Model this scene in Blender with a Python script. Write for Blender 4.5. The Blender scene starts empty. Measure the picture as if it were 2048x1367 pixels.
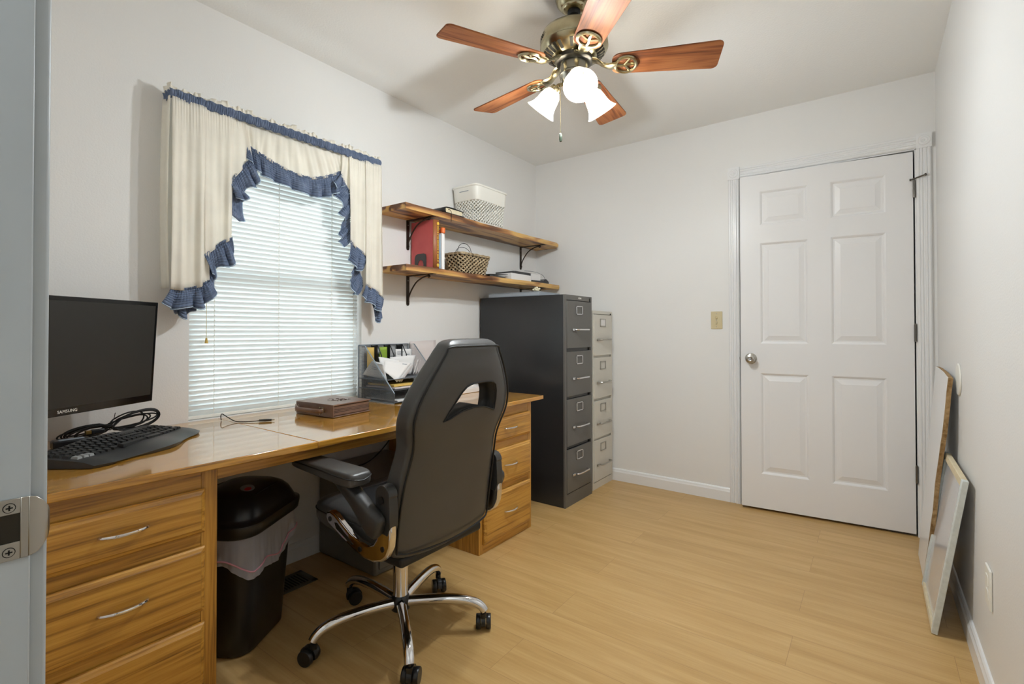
import bpy, bmesh, math, random
from mathutils import Matrix, Vector
from math import pi, sin, cos, radians
random.seed(7)
S = bpy.context.scene
COL = S.collection

# ------------------------------------------------------------------ camera
cam_d = bpy.data.cameras.new('camera')
cam = bpy.data.objects.new('camera', cam_d)
COL.objects.link(cam)
S.camera = cam
cam_d.sensor_width = 36.0
cam_d.lens = 36.0 * 985.53 / 2048
cam_d.shift_y = -33.4 / 2048
cam_d.clip_start = 0.01
cam.location = (2.2275, -3.3748, 1.0922)
cam.rotation_euler = (radians(90 + 0.6265), radians(0.0552), radians(36.2086))

# ------------------------------------------------------------------ world, exposure
S.view_settings.view_transform = 'Standard'
S.view_settings.look = 'None'
S.view_settings.gamma = 1.0
S.view_settings.use_curve_mapping = False
S.view_settings.exposure = 1.65
S.cycles.use_denoising = True
S.cycles.max_bounces = 10
S.cycles.diffuse_bounces = 6
S.cycles.glossy_bounces = 5
S.cycles.transmission_bounces = 6
S.cycles.transparent_max_bounces = 12
S.cycles.caustics_reflective = False
S.cycles.caustics_refractive = False
S.cycles.sample_clamp_indirect = 4.0

WORLD_STRENGTH = 3.1
LAMP_W = 8.3
HALL_FILL_W = 8.0
w = bpy.data.worlds.new('sky')
S.world = w
w.use_nodes = True
nt = w.node_tree
bg = nt.nodes['Background']
tc = nt.nodes.new('ShaderNodeTexCoord')
sx = nt.nodes.new('ShaderNodeSeparateXYZ')
nt.links.new(tc.outputs['Generated'], sx.inputs[0])
rp = nt.nodes.new('ShaderNodeValToRGB')
rp.color_ramp.elements[0].position = 0.42
rp.color_ramp.elements[0].color = (0.94, 0.98, 0.98, 1)
rp.color_ramp.elements[1].position = 0.56
rp.color_ramp.elements[1].color = (0.86, 0.95, 1.0, 1)
mr = nt.nodes.new('ShaderNodeMapRange')
mr.inputs[1].default_value = -1; mr.inputs[2].default_value = 1
nt.links.new(sx.outputs[2], mr.inputs[0])
nt.links.new(mr.outputs[0], rp.inputs[0])
nt.links.new(rp.outputs[0], bg.inputs[0])
bg.inputs[1].default_value = WORLD_STRENGTH

# daylight portal at the window (guides sampling, gives off nothing itself)
pl = bpy.data.lights.new('window_portal', 'AREA')
pl.shape = 'RECTANGLE'; pl.size = 0.84; pl.size_y = 1.27
pl.cycles.is_portal = True
po = bpy.data.objects.new('window_portal', pl)
COL.objects.link(po)
po.location = (-0.14, -2.12, 1.355)
po.rotation_euler = (0, radians(-90), 0)

# ------------------------------------------------------------------ materials
def lin(c):
    return tuple(((v / 255) / 12.92 if v / 255 <= 0.04045 else (((v / 255) + 0.055) / 1.055) ** 2.4) for v in c) + (1.0,)

def newmat(name):
    m = bpy.data.materials.new(name)
    m.use_nodes = True
    return m, m.node_tree, m.node_tree.nodes['Principled BSDF']

def mat(name, c, rough=0.5, metal=0.0, spec=0.5, bump=0, bscale=200, coat=0, var=0, vscale=3, trans=0, emit=None, estr=0, bdist=0.001, ior=None):
    m, t, b = newmat(name)
    b.inputs['Base Color'].default_value = lin(c)
    b.inputs['Roughness'].default_value = rough
    b.inputs['Metallic'].default_value = metal
    b.inputs['Specular IOR Level'].default_value = spec
    b.inputs['Coat Weight'].default_value = coat
    b.inputs['Coat Roughness'].default_value = 0.08
    b.inputs['Transmission Weight'].default_value = trans
    if ior: b.inputs['IOR'].default_value = ior
    if emit:
        b.inputs['Emission Color'].default_value = lin(emit)
        b.inputs['Emission Strength'].default_value = estr
    tcn = t.nodes.new('ShaderNodeTexCoord')
    if var:
        n = t.nodes.new('ShaderNodeTexNoise'); n.inputs['Scale'].default_value = vscale; n.inputs['Detail'].default_value = 4
        t.links.new(tcn.outputs['Object'], n.inputs['Vector'])
        r = t.nodes.new('ShaderNodeValToRGB')
        r.color_ramp.elements[0].position = 0.3; r.color_ramp.elements[1].position = 0.7
        lo = lin(tuple(max(0, v - var) for v in c)); hi = lin(tuple(min(255, v + var) for v in c))
        r.color_ramp.elements[0].color = lo; r.color_ramp.elements[1].color = hi
        t.links.new(n.outputs[0], r.inputs[0]); t.links.new(r.outputs[0], b.inputs['Base Color'])
    if bump:
        n = t.nodes.new('ShaderNodeTexNoise'); n.inputs['Scale'].default_value = bscale; n.inputs['Detail'].default_value = 3
        t.links.new(tcn.outputs['Object'], n.inputs['Vector'])
        bp = t.nodes.new('ShaderNodeBump'); bp.inputs['Strength'].default_value = bump; bp.inputs['Distance'].default_value = bdist
        t.links.new(n.outputs[0], bp.inputs['Height']); t.links.new(bp.outputs[0], b.inputs['Normal'])
    return m

def wood(name, cols, axis='X', scale=1.0, rough=0.4, coat=0.0, grain=0.95, stretch=30.0, off=(0, 0, 0), bump=0.15, lines=0.35, spec=0.5):
    """stretched noise along the grain axis; cols = 3 srgb colours dark, mid, light"""
    m, t, b = newmat(name)
    L = t.links
    tcn = t.nodes.new('ShaderNodeTexCoord')
    mp = t.nodes.new('ShaderNodeMapping')
    sc = [stretch * scale] * 3; sc['XYZ'.index(axis)] = scale
    mp.inputs['Scale'].default_value = sc; mp.inputs['Location'].default_value = off
    L.new(tcn.outputs['Object'], mp.inputs[0])
    n1 = t.nodes.new('ShaderNodeTexNoise'); n1.inputs['Scale'].default_value = 1.1; n1.inputs['Detail'].default_value = 2; n1.inputs['Distortion'].default_value = 0.6
    L.new(mp.outputs[0], n1.inputs['Vector'])
    # ring like bands
    mu = t.nodes.new('ShaderNodeMath'); mu.operation = 'MULTIPLY'; mu.inputs[1].default_value = 18.0
    L.new(n1.outputs[0], mu.inputs[0])
    sn = t.nodes.new('ShaderNodeMath'); sn.operation = 'SINE'; L.new(mu.outputs[0], sn.inputs[0])
    ma = t.nodes.new('ShaderNodeMath'); ma.operation = 'MULTIPLY_ADD'; ma.inputs[1].default_value = 0.5 * lines; ma.inputs[2].default_value = 0.5
    L.new(sn.outputs[0], ma.inputs[0])
    # fine pores
    mp2 = t.nodes.new('ShaderNodeMapping')
    sc2 = [190.0] * 3; sc2['XYZ'.index(axis)] = 6.0
    mp2.inputs['Scale'].default_value = sc2
    L.new(tcn.outputs['Object'], mp2.inputs[0])
    n2 = t.nodes.new('ShaderNodeTexNoise'); n2.inputs['Scale'].default_value = 1.0; n2.inputs['Detail'].default_value = 3
    L.new(mp2.outputs[0], n2.inputs['Vector'])
    mx = t.nodes.new('ShaderNodeMath'); mx.operation = 'MULTIPLY_ADD'; mx.inputs[1].default_value = grain; 
    sb = t.nodes.new('ShaderNodeMath'); sb.operation = 'SUBTRACT'; sb.inputs[1].default_value = 0.5
    L.new(n2.outputs[0], sb.inputs[0]); L.new(sb.outputs[0], mx.inputs[0]); L.new(ma.outputs[0], mx.inputs[2])
    r = t.nodes.new('ShaderNodeValToRGB')
    e = r.color_ramp.elements
    e[0].position = 0.15; e[0].color = lin(cols[0]); e[1].position = 0.85; e[1].color = lin(cols[2])
    k = e.new(0.5); k.color = lin(cols[1])
    L.new(mx.outputs[0], r.inputs[0]); L.new(r.outputs[0], b.inputs['Base Color'])
    b.inputs['Roughness'].default_value = rough
    b.inputs['Coat Weight'].default_value = coat; b.inputs['Coat Roughness'].default_value = 0.06
    b.inputs['Specular IOR Level'].default_value = spec
    if bump:
        bp = t.nodes.new('ShaderNodeBump'); bp.inputs['Strength'].default_value = bump; bp.inputs['Distance'].default_value = 0.0006
        L.new(mx.outputs[0], bp.inputs['Height']); L.new(bp.outputs[0], b.inputs['Normal'])
    return m

M = {}
M['wall'] = mat('wall_paint', (228, 227, 225), 0.42, bump=0.35, bscale=160, bdist=0.0015, spec=0.35)
M['ceil'] = mat('ceiling_paint', (238, 238, 236), 0.6, bump=0.6, bscale=110, bdist=0.002, spec=0.3)
M['trim'] = mat('white_trim', (230, 230, 230), 0.3, spec=0.45, bump=0.05, bscale=60)
M['door'] = mat('door_paint', (229, 228, 228), 0.35, spec=0.45, bump=0.08, bscale=300)
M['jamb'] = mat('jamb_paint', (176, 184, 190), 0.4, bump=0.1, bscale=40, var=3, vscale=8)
M['oakY'] = wood('oak_along_y', ((122, 80, 26), (176, 124, 46), (198, 148, 64)), 'Y', 1.0, 0.3, 0.35)
M['oakTop'] = wood('oak_desk_top', ((128, 84, 26), (184, 130, 46), (204, 150, 60)), 'Y', 1.0, 0.12, 0.8, spec=0.6, off=(3, 1, 0), bump=0.04)
M['oakZ'] = wood('oak_along_z', ((122, 80, 26), (176, 124, 46), (198, 148, 64)), 'Z', 1.0, 0.32, 0.3, off=(0, 5, 0))
M['oakX'] = wood('oak_along_x', ((122, 80, 26), (176, 124, 46), (198, 148, 64)), 'X', 1.0, 0.32, 0.3, off=(0, 5, 3))
M['oakR'] = wood('oak_right', ((140, 96, 36), (186, 134, 54), (202, 154, 72)), 'Y', 1.0, 0.3, 0.3, off=(2, 5, 0))
M['oakRZ'] = wood('oak_right_z', ((140, 96, 36), (186, 134, 54), (202, 154, 72)), 'Z', 1.0, 0.3, 0.3, off=(1, 5, 0))
M['shelf'] = wood('rustic_board', ((100, 62, 36), (172, 120, 70), (212, 168, 98)), 'Y', 1.3, 0.42, 0.15, grain=0.45, stretch=8, lines=0.9)
M['blade_red'] = wood('blade_cherry', ((80, 44, 26), (122, 70, 40), (146, 92, 54)), 'X', 1.6, 0.62, 0.0, spec=0.25, stretch=9, lines=0.6)
M['chrome'] = mat('chrome', (225, 225, 228), 0.07, 1.0)
M['hinge'] = mat('dark_steel_hinge', (112, 108, 102), 0.32, 0.9)
M['steel'] = mat('brushed_nickel', (178, 174, 166), 0.28, 1.0)
M['brass'] = mat('antique_brass', (176, 167, 138), 0.24, 1.0, var=8, vscale=30)
M['brass_dk'] = mat('dark_brass_recess', (52, 48, 40), 0.5, 0.6)
M['leather'] = mat('black_leather', (73, 72, 71), 0.34, spec=0.5, bump=0.12, bscale=500, var=2, vscale=5)
M['leather2'] = mat('black_perforated_fabric', (24, 25, 27), 0.55, bump=0.5, bscale=900)
M['piping'] = mat('black_piping', (12, 12, 12), 0.5)
M['plastic'] = mat('black_plastic', (26, 26, 28), 0.28, bump=0.05, bscale=600)
M['plastic_g'] = mat('grey_black_plastic', (52, 52, 52), 0.38, bump=0.15, bscale=700)
M['rubber'] = mat('black_rubber', (16, 16, 16), 0.6)
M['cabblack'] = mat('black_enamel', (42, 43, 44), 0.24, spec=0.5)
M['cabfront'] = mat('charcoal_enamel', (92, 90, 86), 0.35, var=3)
M['cabgrey'] = mat('putty_enamel', (204, 200, 190), 0.35, var=2)
M['cabsmall'] = mat('dark_grey_enamel', (112, 109, 102), 0.30)
M['dark'] = mat('dark_gap', (10, 10, 10), 0.8)
M['white'] = mat('white_plastic', (232, 230, 222), 0.4)
M['paper'] = mat('white_paper', (228, 226, 224), 0.8)
M['paper2'] = mat('cream_paper', (214, 200, 168), 0.8, var=6, vscale=40)
M['pink'] = mat('pinkish_paper', (212, 202, 198), 0.8)
M['ink'] = mat('grey_ink', (165, 168, 176), 0.8)
M['almond'] = mat('almond_plastic', (204, 190, 152), 0.35)
M['gyp'] = mat('gypsum_edge', (150, 120, 78), 0.9, bump=0.8, bscale=120, var=24, vscale=60, bdist=0.004)
M['red'] = mat('red_cloth_cover', (200, 92, 92), 0.55, var=6, vscale=10)
M['spine'] = mat('brown_spine', (150, 92, 52), 0.5)
M['gold'] = mat('gold_foil', (226, 184, 70), 0.4, 0.3)
M['orange'] = mat('orange_plastic', (222, 110, 46), 0.5)
M['bluebook'] = mat('pale_blue_card', (136, 170, 190), 0.55)
M['green'] = mat('green_folder', (140, 170, 50), 0.6)
M['yellow'] = mat('manila_folder', (214, 180, 96), 0.7)
M['brownleather'] = mat('brown_leather', (116, 90, 76), 0.32, bump=0.4, bscale=180, var=7, vscale=25)
M['iron'] = mat('dark_bronze_iron', (66, 56, 48), 0.4, 0.7)
M['wire'] = mat('grey_mesh_metal', (112, 120, 130), 0.4, 0.4)
M['wire2'] = mat('silver_edge_metal', (150, 162, 174), 0.35, 0.7)
M['wicker'] = mat('seagrass_weave', (160, 140, 108), 0.75, var=44, vscale=60, bump=0.5, bscale=220)
M['pinkbag'] = mat('pink_drawstring', (208, 150, 168), 0.5)
M['pearl'] = mat('cream_ornament', (214, 206, 180), 0.6, var=10, vscale=90)
M['redlab'] = mat('red_label', (190, 30, 36), 0.4)
M['silverlab'] = mat('silver_label', (150, 158, 166), 0.4)
M['ventmetal'] = mat('bronze_vent', (92, 86, 74), 0.45, 0.3)
M['mesh_keys'] = mat('key_black', (26, 27, 28), 0.4)
M['keylight'] = mat('key_grey', (150, 152, 152), 0.4)
M['screen'] = mat('monitor_screen', (38, 37, 34), 0.33, spec=0.5)
M['bezel'] = mat('glossy_bezel', (12, 12, 13), 0.12)

def cloth(name, c, transl=0.35, bump=0.3, bscale=700, var=4, vscale=12):
    m, t, b = newmat(name)
    out = t.nodes['Material Output']
    b.inputs['Roughness'].default_value = 0.85
    b.inputs['Specular IOR Level'].default_value = 0.15
    tcn = t.nodes.new('ShaderNodeTexCoord')
    n = t.nodes.new('ShaderNodeTexNoise'); n.inputs['Scale'].default_value = vscale; n.inputs['Detail'].default_value = 5
    t.links.new(tcn.outputs['Object'], n.inputs['Vector'])
    r = t.nodes.new('ShaderNodeValToRGB'); r.color_ramp.elements[0].position = 0.3; r.color_ramp.elements[1].position = 0.7
    r.color_ramp.elements[0].color = lin(tuple(max(0, v - var) for v in c)); r.color_ramp.elements[1].color = lin(tuple(min(255, v + var) for v in c))
    t.links.new(n.outputs[0], r.inputs[0]); t.links.new(r.outputs[0], b.inputs['Base Color'])
    n2 = t.nodes.new('ShaderNodeTexNoise'); n2.inputs['Scale'].default_value = bscale
    t.links.new(tcn.outputs['Object'], n2.inputs['Vector'])
    bp = t.nodes.new('ShaderNodeBump'); bp.inputs['Strength'].default_value = bump; bp.inputs['Distance'].default_value = 0.0008
    t.links.new(n2.outputs[0], bp.inputs['Height']); t.links.new(bp.outputs[0], b.inputs['Normal'])
    tr = t.nodes.new('ShaderNodeBsdfTranslucent'); t.links.new(r.outputs[0], tr.inputs[0])
    mx = t.nodes.new('ShaderNodeMixShader'); mx.inputs[0].default_value = transl
    t.links.new(b.outputs[0], mx.inputs[1]); t.links.new(tr.outputs[0], mx.inputs[2]); t.links.new(mx.outputs[0], out.inputs[0])
    return m
M['cream'] = cloth('cream_muslin', (250, 246, 237), 0.36)
M['denim'] = cloth('blue_denim', (108, 122, 148), 0.06, bump=0.6, bscale=900, var=14, vscale=30)
M['denim_lt'] = cloth('frayed_denim_edge', (176, 196, 216), 0.1, var=20, vscale=120)
M['slat'] = cloth('white_blind_slat', (236, 240, 240), 0.20, bump=0.0, var=1)
M['bag'] = cloth('white_bin_liner', (205, 205, 215), 0.5, bump=0.2, bscale=60)

def glass_pane():
    m, t, b = newmat('window_glass')
    out = t.nodes['Material Output']
    tr = t.nodes.new('ShaderNodeBsdfTransparent'); tr.inputs[0].default_value = (0.97, 0.98, 0.98, 1)
    gl = t.nodes.new('ShaderNodeBsdfGlossy'); gl.inputs['Roughness'].default_value = 0.03
    fr = t.nodes.new('ShaderNodeFresnel'); fr.inputs[0].default_value = 1.45
    mx = t.nodes.new('ShaderNodeMixShader')
    t.links.new(fr.outputs[0], mx.inputs[0]); t.links.new(tr.outputs[0], mx.inputs[1]); t.links.new(gl.outputs[0], mx.inputs[2]); t.links.new(mx.outputs[0], out.inputs[0])
    return m
M['glass'] = glass_pane()

def shade_glass():
    m, t, b = newmat('frosted_lamp_glass')
    out = t.nodes['Material Output']
    tr = t.nodes.new('ShaderNodeBsdfTransparent'); tr.inputs[0].default_value = (1, 0.96, 0.9, 1)
    tl = t.nodes.new('ShaderNodeBsdfTranslucent'); tl.inputs[0].default_value = (1, 0.95, 0.88, 1)
    b.inputs['Base Color'].default_value = (0.9, 0.87, 0.8, 1); b.inputs['Roughness'].default_value = 0.3
    b.inputs['Emission Color'].default_value = (1, 0.93, 0.82, 1); b.inputs['Emission Strength'].default_value = 0.22
    m1 = t.nodes.new('ShaderNodeMixShader'); m1.inputs[0].default_value = 0.4
    m2 = t.nodes.new('ShaderNodeMixShader'); m2.inputs[0].default_value = 0.36
    t.links.new(b.outputs[0], m1.inputs[1]); t.links.new(tl.outputs[0], m1.inputs[2])
    t.links.new(m1.outputs[0], m2.inputs[1]); t.links.new(tr.outputs[0], m2.inputs[2]); t.links.new(m2.outputs[0], out.inputs[0])
    return m
M['shade'] = shade_glass()
M['bulb'] = mat('lit_bulb', (255, 244, 225), 0.4, emit=(255, 240, 215), estr=5)

def floor_mat():
    m, t, b = newmat('maple_laminate')
    L = t.links
    tcn = t.nodes.new('ShaderNodeTexCoord')
    br = t.nodes.new('ShaderNodeTexBrick')
    br.inputs['Scale'].default_value = 1.0
    br.inputs['Brick Width'].default_value = 1.22; br.inputs['Row Height'].default_value = 0.193
    br.inputs['Mortar Size'].default_value = 0.0009; br.inputs['Mortar Smooth'].default_value = 0.3; br.inputs['Bias'].default_value = 0
    br.offset = 0.37
    br.inputs['Color1'].default_value = (0.25, 0.25, 0.25, 1); br.inputs['Color2'].default_value = (0.75, 0.75, 0.75, 1); br.inputs['Mortar'].default_value = (0.0, 0, 0, 1)
    L.new(tcn.outputs['Object'], br.inputs['Vector'])
    # each plank shifts its grain
    mp = t.nodes.new('ShaderNodeMapping'); mp.inputs['Scale'].default_value = (1.2, 15, 1)
    L.new(tcn.outputs['Object'], mp.inputs[0])
    ad = t.nodes.new('ShaderNodeVectorMath'); ad.operation = 'ADD'
    ms = t.nodes.new('ShaderNodeVectorMath'); ms.operation = 'SCALE'; ms.inputs['Scale'].default_value = 9.0
    L.new(br.outputs['Color'], ms.inputs[0]); L.new(mp.outputs[0], ad.inputs[0]); L.new(ms.outputs[0], ad.inputs[1])
    n1 = t.nodes.new('ShaderNodeTexNoise'); n1.inputs['Scale'].default_value = 1.4; n1.inputs['Detail'].default_value = 4; n1.inputs['Distortion'].default_value = 0.5
    L.new(ad.outputs[0], n1.inputs['Vector'])
    mp2 = t.nodes.new('ShaderNodeMapping'); mp2.inputs['Scale'].default_value = (7, 130, 1)
    L.new(tcn.outputs['Object'], mp2.inputs[0])
    n2 = t.nodes.new('ShaderNodeTexNoise'); n2.inputs['Scale'].default_value = 1; n2.inputs['Detail'].default_value = 3
    L.new(mp2.outputs[0], n2.inputs['Vector'])
    a = t.nodes.new('ShaderNodeMath'); a.operation = 'MULTIPLY_ADD'; a.inputs[1].default_value = 0.45
    L.new(n2.outputs[0], a.inputs[0]); L.new(n1.outputs[0], a.inputs[2])
    r = t.nodes.new('ShaderNodeValToRGB'); e = r.color_ramp.elements
    e[0].position = 0.45; e[0].color = lin((178, 142, 86)); e[1].position = 0.95; e[1].color = lin((200, 166, 112))
    k = e.new(0.7); k.color = lin((190, 154, 99))
    L.new(a.outputs[0], r.inputs[0])
    sep = t.nodes.new('ShaderNodeSeparateColor'); L.new(br.outputs['Color'], sep.inputs[0])
    hs = t.nodes.new('ShaderNodeHueSaturation')
    mm = t.nodes.new('ShaderNodeMapRange'); mm.inputs[1].default_value = 0.2; mm.inputs[2].default_value = 0.8; mm.inputs[3].default_value = 0.965; mm.inputs[4].default_value = 1.035
    L.new(sep.outputs[0], mm.inputs[0]); L.new(mm.outputs[0], hs.inputs['Value']); L.new(r.outputs[0], hs.inputs['Color'])
    mix = t.nodes.new('ShaderNodeMix'); mix.data_type = 'RGBA'; mix.inputs['B'].default_value = lin((140, 104, 66))
    fm = t.nodes.new('ShaderNodeMath'); fm.operation = 'MULTIPLY'; fm.inputs[1].default_value = 0.55
    L.new(br.outputs['Fac'], fm.inputs[0]); L.new(fm.outputs[0], mix.inputs['Factor']); L.new(hs.outputs[0], mix.inputs['A'])
    L.new(mix.outputs['Result'], b.inputs['Base Color'])
    b.inputs['Roughness'].default_value = 0.34
    b.inputs['Specular IOR Level'].default_value = 0.4
    return m
M['floor'] = floor_mat()
M['carpet'] = mat('speckled_carpet', (80, 70, 58), 0.95, var=60, vscale=260, bump=1, bscale=400, bdist=0.004)

# ------------------------------------------------------------------ mesh builder
class MB:
    def __init__(s):
        s.v = []; s.f = []; s.m = []
        s.mi = 0
    def face(s, idx):
        s.f.append(tuple(idx)); s.m.append(s.mi)
    def add(s, verts, faces):
        o = len(s.v); s.v += [tuple(p) for p in verts]
        for f in faces: s.face([o + i for i in f])
        return s
    def box(s, x0, x1, y0, y1, z0, z1):
        return s.add([(x0, y0, z0), (x1, y0, z0), (x1, y1, z0), (x0, y1, z0), (x0, y0, z1), (x1, y0, z1), (x1, y1, z1), (x0, y1, z1)],
                     [(0, 3, 2, 1), (4, 5, 6, 7), (0, 1, 5, 4), (1, 2, 6, 5), (2, 3, 7, 6), (3, 0, 4, 7)])
    def loft(s, loops, cap=True, closed=True, ring=False):
        o = len(s.v); n = len(loops[0])
        for l in loops: s.v += [tuple(p) for p in l]
        k = len(loops)
        for i in range(k if ring else k - 1):
            for j in range(n if closed else n - 1):
                a = o + i * n + j; b = o + i * n + (j + 1) % n
                i2 = (i + 1) % k
                c = o + i2 * n + (j + 1) % n; d = o + i2 * n + j
                s.face((a, b, c, d))
        if cap and closed and not ring:
            s.face([o + j for j in range(n)][::-1]); s.face([o + (k - 1) * n + j for j in range(n)])
        return s
    def tube(s, pts, r, n=10, closed=False, cap=True):
        P = [Vector(p) for p in pts]; k = len(P)
        rr = r if isinstance(r, (list, tuple)) else [r] * k
        loops = []; up = None
        for i in range(k):
            if closed: t = (P[(i + 1) % k] - P[i - 1])
            else: t = P[min(i + 1, k - 1)] - P[max(i - 1, 0)]
            t.normalize()
            if up is None:
                a = Vector((0, 0, 1)) if abs(t.z) < 0.9 else Vector((1, 0, 0))
                up = (a - t * a.dot(t)).normalized()
            else:
                up = (up - t * up.dot(t))
                up = up.normalized() if up.length > 1e-6 else Vector((0, 1, 0))
            sd = t.cross(up)
            loops.append([P[i] + (up * cos(2 * pi * j / n) + sd * sin(2 * pi * j / n)) * rr[i] for j in range(n)])
        return s.loft(loops, cap=cap, ring=closed)
    def cyl(s, p0, p1, r0, r1=None, n=24):
        return s.tube([p0, p1], [r0, r0 if r1 is None else r1], n)
    def lathe(s, prof, c=(0, 0, 0), n=40, mtx=None, cap=True):
        loops = []
        for r, z in prof:
            l = [Vector((max(r, 1e-5) * cos(2 * pi * j / n), max(r, 1e-5) * sin(2 * pi * j / n), z)) for j in range(n)]
            if mtx: l = [mtx @ p for p in l]
            loops.append([p + Vector(c) for p in l])
        return s.loft(loops, cap=cap)
    def prism(s, poly, axis, a0, a1):
        """poly 2D; axis 'X' -> poly is (y,z); 'Y' -> (x,z); 'Z' -> (x,y)"""
        def P(p, a):
            return {'X': (a, p[0], p[1]), 'Y': (p[0], a, p[1]), 'Z': (p[0], p[1], a)}[axis]
        return s.loft([[P(p, a0) for p in poly], [P(p, a1) for p in poly]])
    def grid(s, fn, nu, nv, closed_u=False):
        o = len(s.v)
        for j in range(nv + 1):
            for i in range(nu + 1): s.v.append(tuple(fn(i / nu, j / nv)))
        for j in range(nv):
            for i in range(nu):
                a = o + j * (nu + 1) + i
                s.face((a, a + 1, a + nu + 2, a + nu + 1))
        return s
    def xf(s, mtx, k=0):
        s.v[k:] = [tuple(mtx @ Vector(p)) for p in s.v[k:]]
        return s

def smoothpath(pts, n=8):
    """Catmull-Rom through pts"""
    P = [Vector(p) for p in pts]; out = []
    for i in range(len(P) - 1):
        p0 = P[max(i - 1, 0)]; p1 = P[i]; p2 = P[i + 1]; p3 = P[min(i + 2, len(P) - 1)]
        for k in range(n):
            t = k / n
            out.append(0.5 * ((2 * p1) + (p2 - p0) * t + (2 * p0 - 5 * p1 + 4 * p2 - p3) * t * t + (3 * p1 - p0 - 3 * p2 + p3) * t ** 3))
    out.append(P[-1]); return out

def interp(tab, x):
    if x <= tab[0][0]: return tab[0][1]
    for (a, va), (b, vb) in zip(tab, tab[1:]):
        if x <= b:
            t = (x - a) / (b - a); t = t * t * (3 - 2 * t) if False else t
            return va + (vb - va) * t
    return tab[-1][1]

ROOT = {}
def base_of(parent):
    m = Matrix.Identity(4); p = parent
    while p is not None:
        m = Matrix.LocRotScale(p.location, p.rotation_euler, None) @ m
        p = p.parent
    return m

def part(name, mb, m, parent=None, loc=None, bev=0, seg=2, angle=35, smooth=True, local=False, mods=None, solid=0, sub=0, stuff=False):
    """one mesh object. Vertices are world coordinates unless local=True."""
    me = bpy.data.meshes.new(name)
    verts = mb.v
    ob = bpy.data.objects.new(name, me)
    COL.objects.link(ob)
    if parent is not None:
        ob.parent = parent
        if not local:
            inv = base_of(parent).inverted()
            verts = [tuple(inv @ Vector(p)) for p in verts]
    else:
        L = Vector(loc) if loc is not None else Vector((0, 0, 0))
        ob.location = L
        if not local: verts = [tuple(Vector(p) - L) for p in verts]
    me.from_pydata(verts, [], mb.f)
    mats = m if isinstance(m, (list, tuple)) else [m]
    for x in mats: me.materials.append(x)
    if len(mats) > 1:
        for p, i in zip(me.polygons, mb.m): p.material_index = i
    bm = bmesh.new(); bm.from_mesh(me)
    bmesh.ops.recalc_face_normals(bm, faces=bm.faces)
    bm.to_mesh(me); bm.free()
    if smooth:
        for p in me.polygons: p.use_smooth = True
        me.set_sharp_from_angle(angle=radians(angle))
    if solid:
        md = ob.modifiers.new('thickness', 'SOLIDIFY'); md.thickness = solid; md.offset = 0
    if sub:
        md = ob.modifiers.new('subdivision', 'SUBSURF'); md.levels = sub; md.render_levels = sub
    if bev:
        md = ob.modifiers.new('bevel', 'BEVEL'); md.width = bev; md.segments = seg; md.limit_method = 'ANGLE'; md.angle_limit = radians(32)
    if stuff: ob['kind'] = 'stuff'
    return ob

def thing(name, label, cat, loc, rz=0, group=None, rot=None):
    o = bpy.data.objects.new(name, None)
    COL.objects.link(o)
    o.empty_display_size = 0.05
    o.location = loc
    o.rotation_euler = rot if rot else (0, 0, rz)
    o['label'] = label; o['category'] = cat
    if group: o['group'] = group
    return o

def tag(o, label, cat, group=None):
    o['label'] = label; o['category'] = cat
    if group: o['group'] = group
    return o

def struct(o):
    o['kind'] = 'structure'
    return o

def text_mb(body, size, mtx, depth=0.0004, spacing=1.0):
    cu = bpy.data.curves.new('t', 'FONT'); cu.body = body; cu.size = size; cu.extrude = depth
    cu.align_x = 'CENTER'; cu.align_y = 'CENTER'; cu.space_character = spacing; cu.resolution_u = 3
    o = bpy.data.objects.new('t', cu); COL.objects.link(o)
    bpy.context.view_layer.update()
    me = bpy.data.meshes.new_from_object(o.evaluated_get(bpy.context.evaluated_depsgraph_get()))
    mb = MB(); mb.add([mtx @ v.co for v in me.vertices], [tuple(p.vertices) for p in me.polygons])
    bpy.data.objects.remove(o); bpy.data.curves.remove(cu); bpy.data.meshes.remove(me)
    return mb

def apply_bool(ob, cutter):
    md = ob.modifiers.new('cut', 'BOOLEAN'); md.object = cutter; md.operation = 'DIFFERENCE'; md.solver = 'EXACT'
    bpy.context.view_layer.update()
    me = bpy.data.meshes.new_from_object(ob.evaluated_get(bpy.context.evaluated_depsgraph_get()))
    ob.modifiers.clear()
    old = ob.data; ob.data = me
    bpy.data.objects.remove(cutter)
    bpy.data.meshes.remove(old)
    for p in me.polygons: p.use_smooth = True
    me.set_sharp_from_angle(angle=radians(38))

# ------------------------------------------------------------------ room
W, H, YN = 2.50, 2.445, -3.275
WY0, WY1, WZ0, WZ1 = -2.54, -1.708, 0.727, 1.98       # window opening
DX0, DX1, DZ = 1.555, 2.415, 2.055                    # far door opening
JX0, JX1 = 1.61, 2.40                                  # near doorway

b = MB(); b.box(-0.15, W + 0.15, -3.42, 0.13, -0.12, 0)
struct(part('floor', b, M['floor']))
b = MB(); b.box(-0.15, W + 0.15, -3.42, 0.13, H, H + 0.12)
struct(part('ceiling', b, M['ceil']))
b = MB()
b.box(-0.15, 0, -3.42, WY0, 0, H); b.box(-0.15, 0, WY1, 0.13, 0, H)
b.box(-0.15, 0, WY0, WY1, 0, WZ0); b.box(-0.15, 0, WY0, WY1, WZ1, H)
struct(part('wall_left', b, M['wall'], smooth=False))
b = MB()
b.box(0, DX0, 0, 0.13, 0, H); b.box(DX1, W, 0, 0.13, 0, H); b.box(DX0, DX1, 0, 0.13, DZ, H)
struct(part('wall_back', b, M['wall'], smooth=False))
b = MB(); b.box(W, W + 0.15, -3.42, 0.13, 0, H)
struct(part('wall_right', b, M['wall'], smooth=False))
b = MB()
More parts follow.
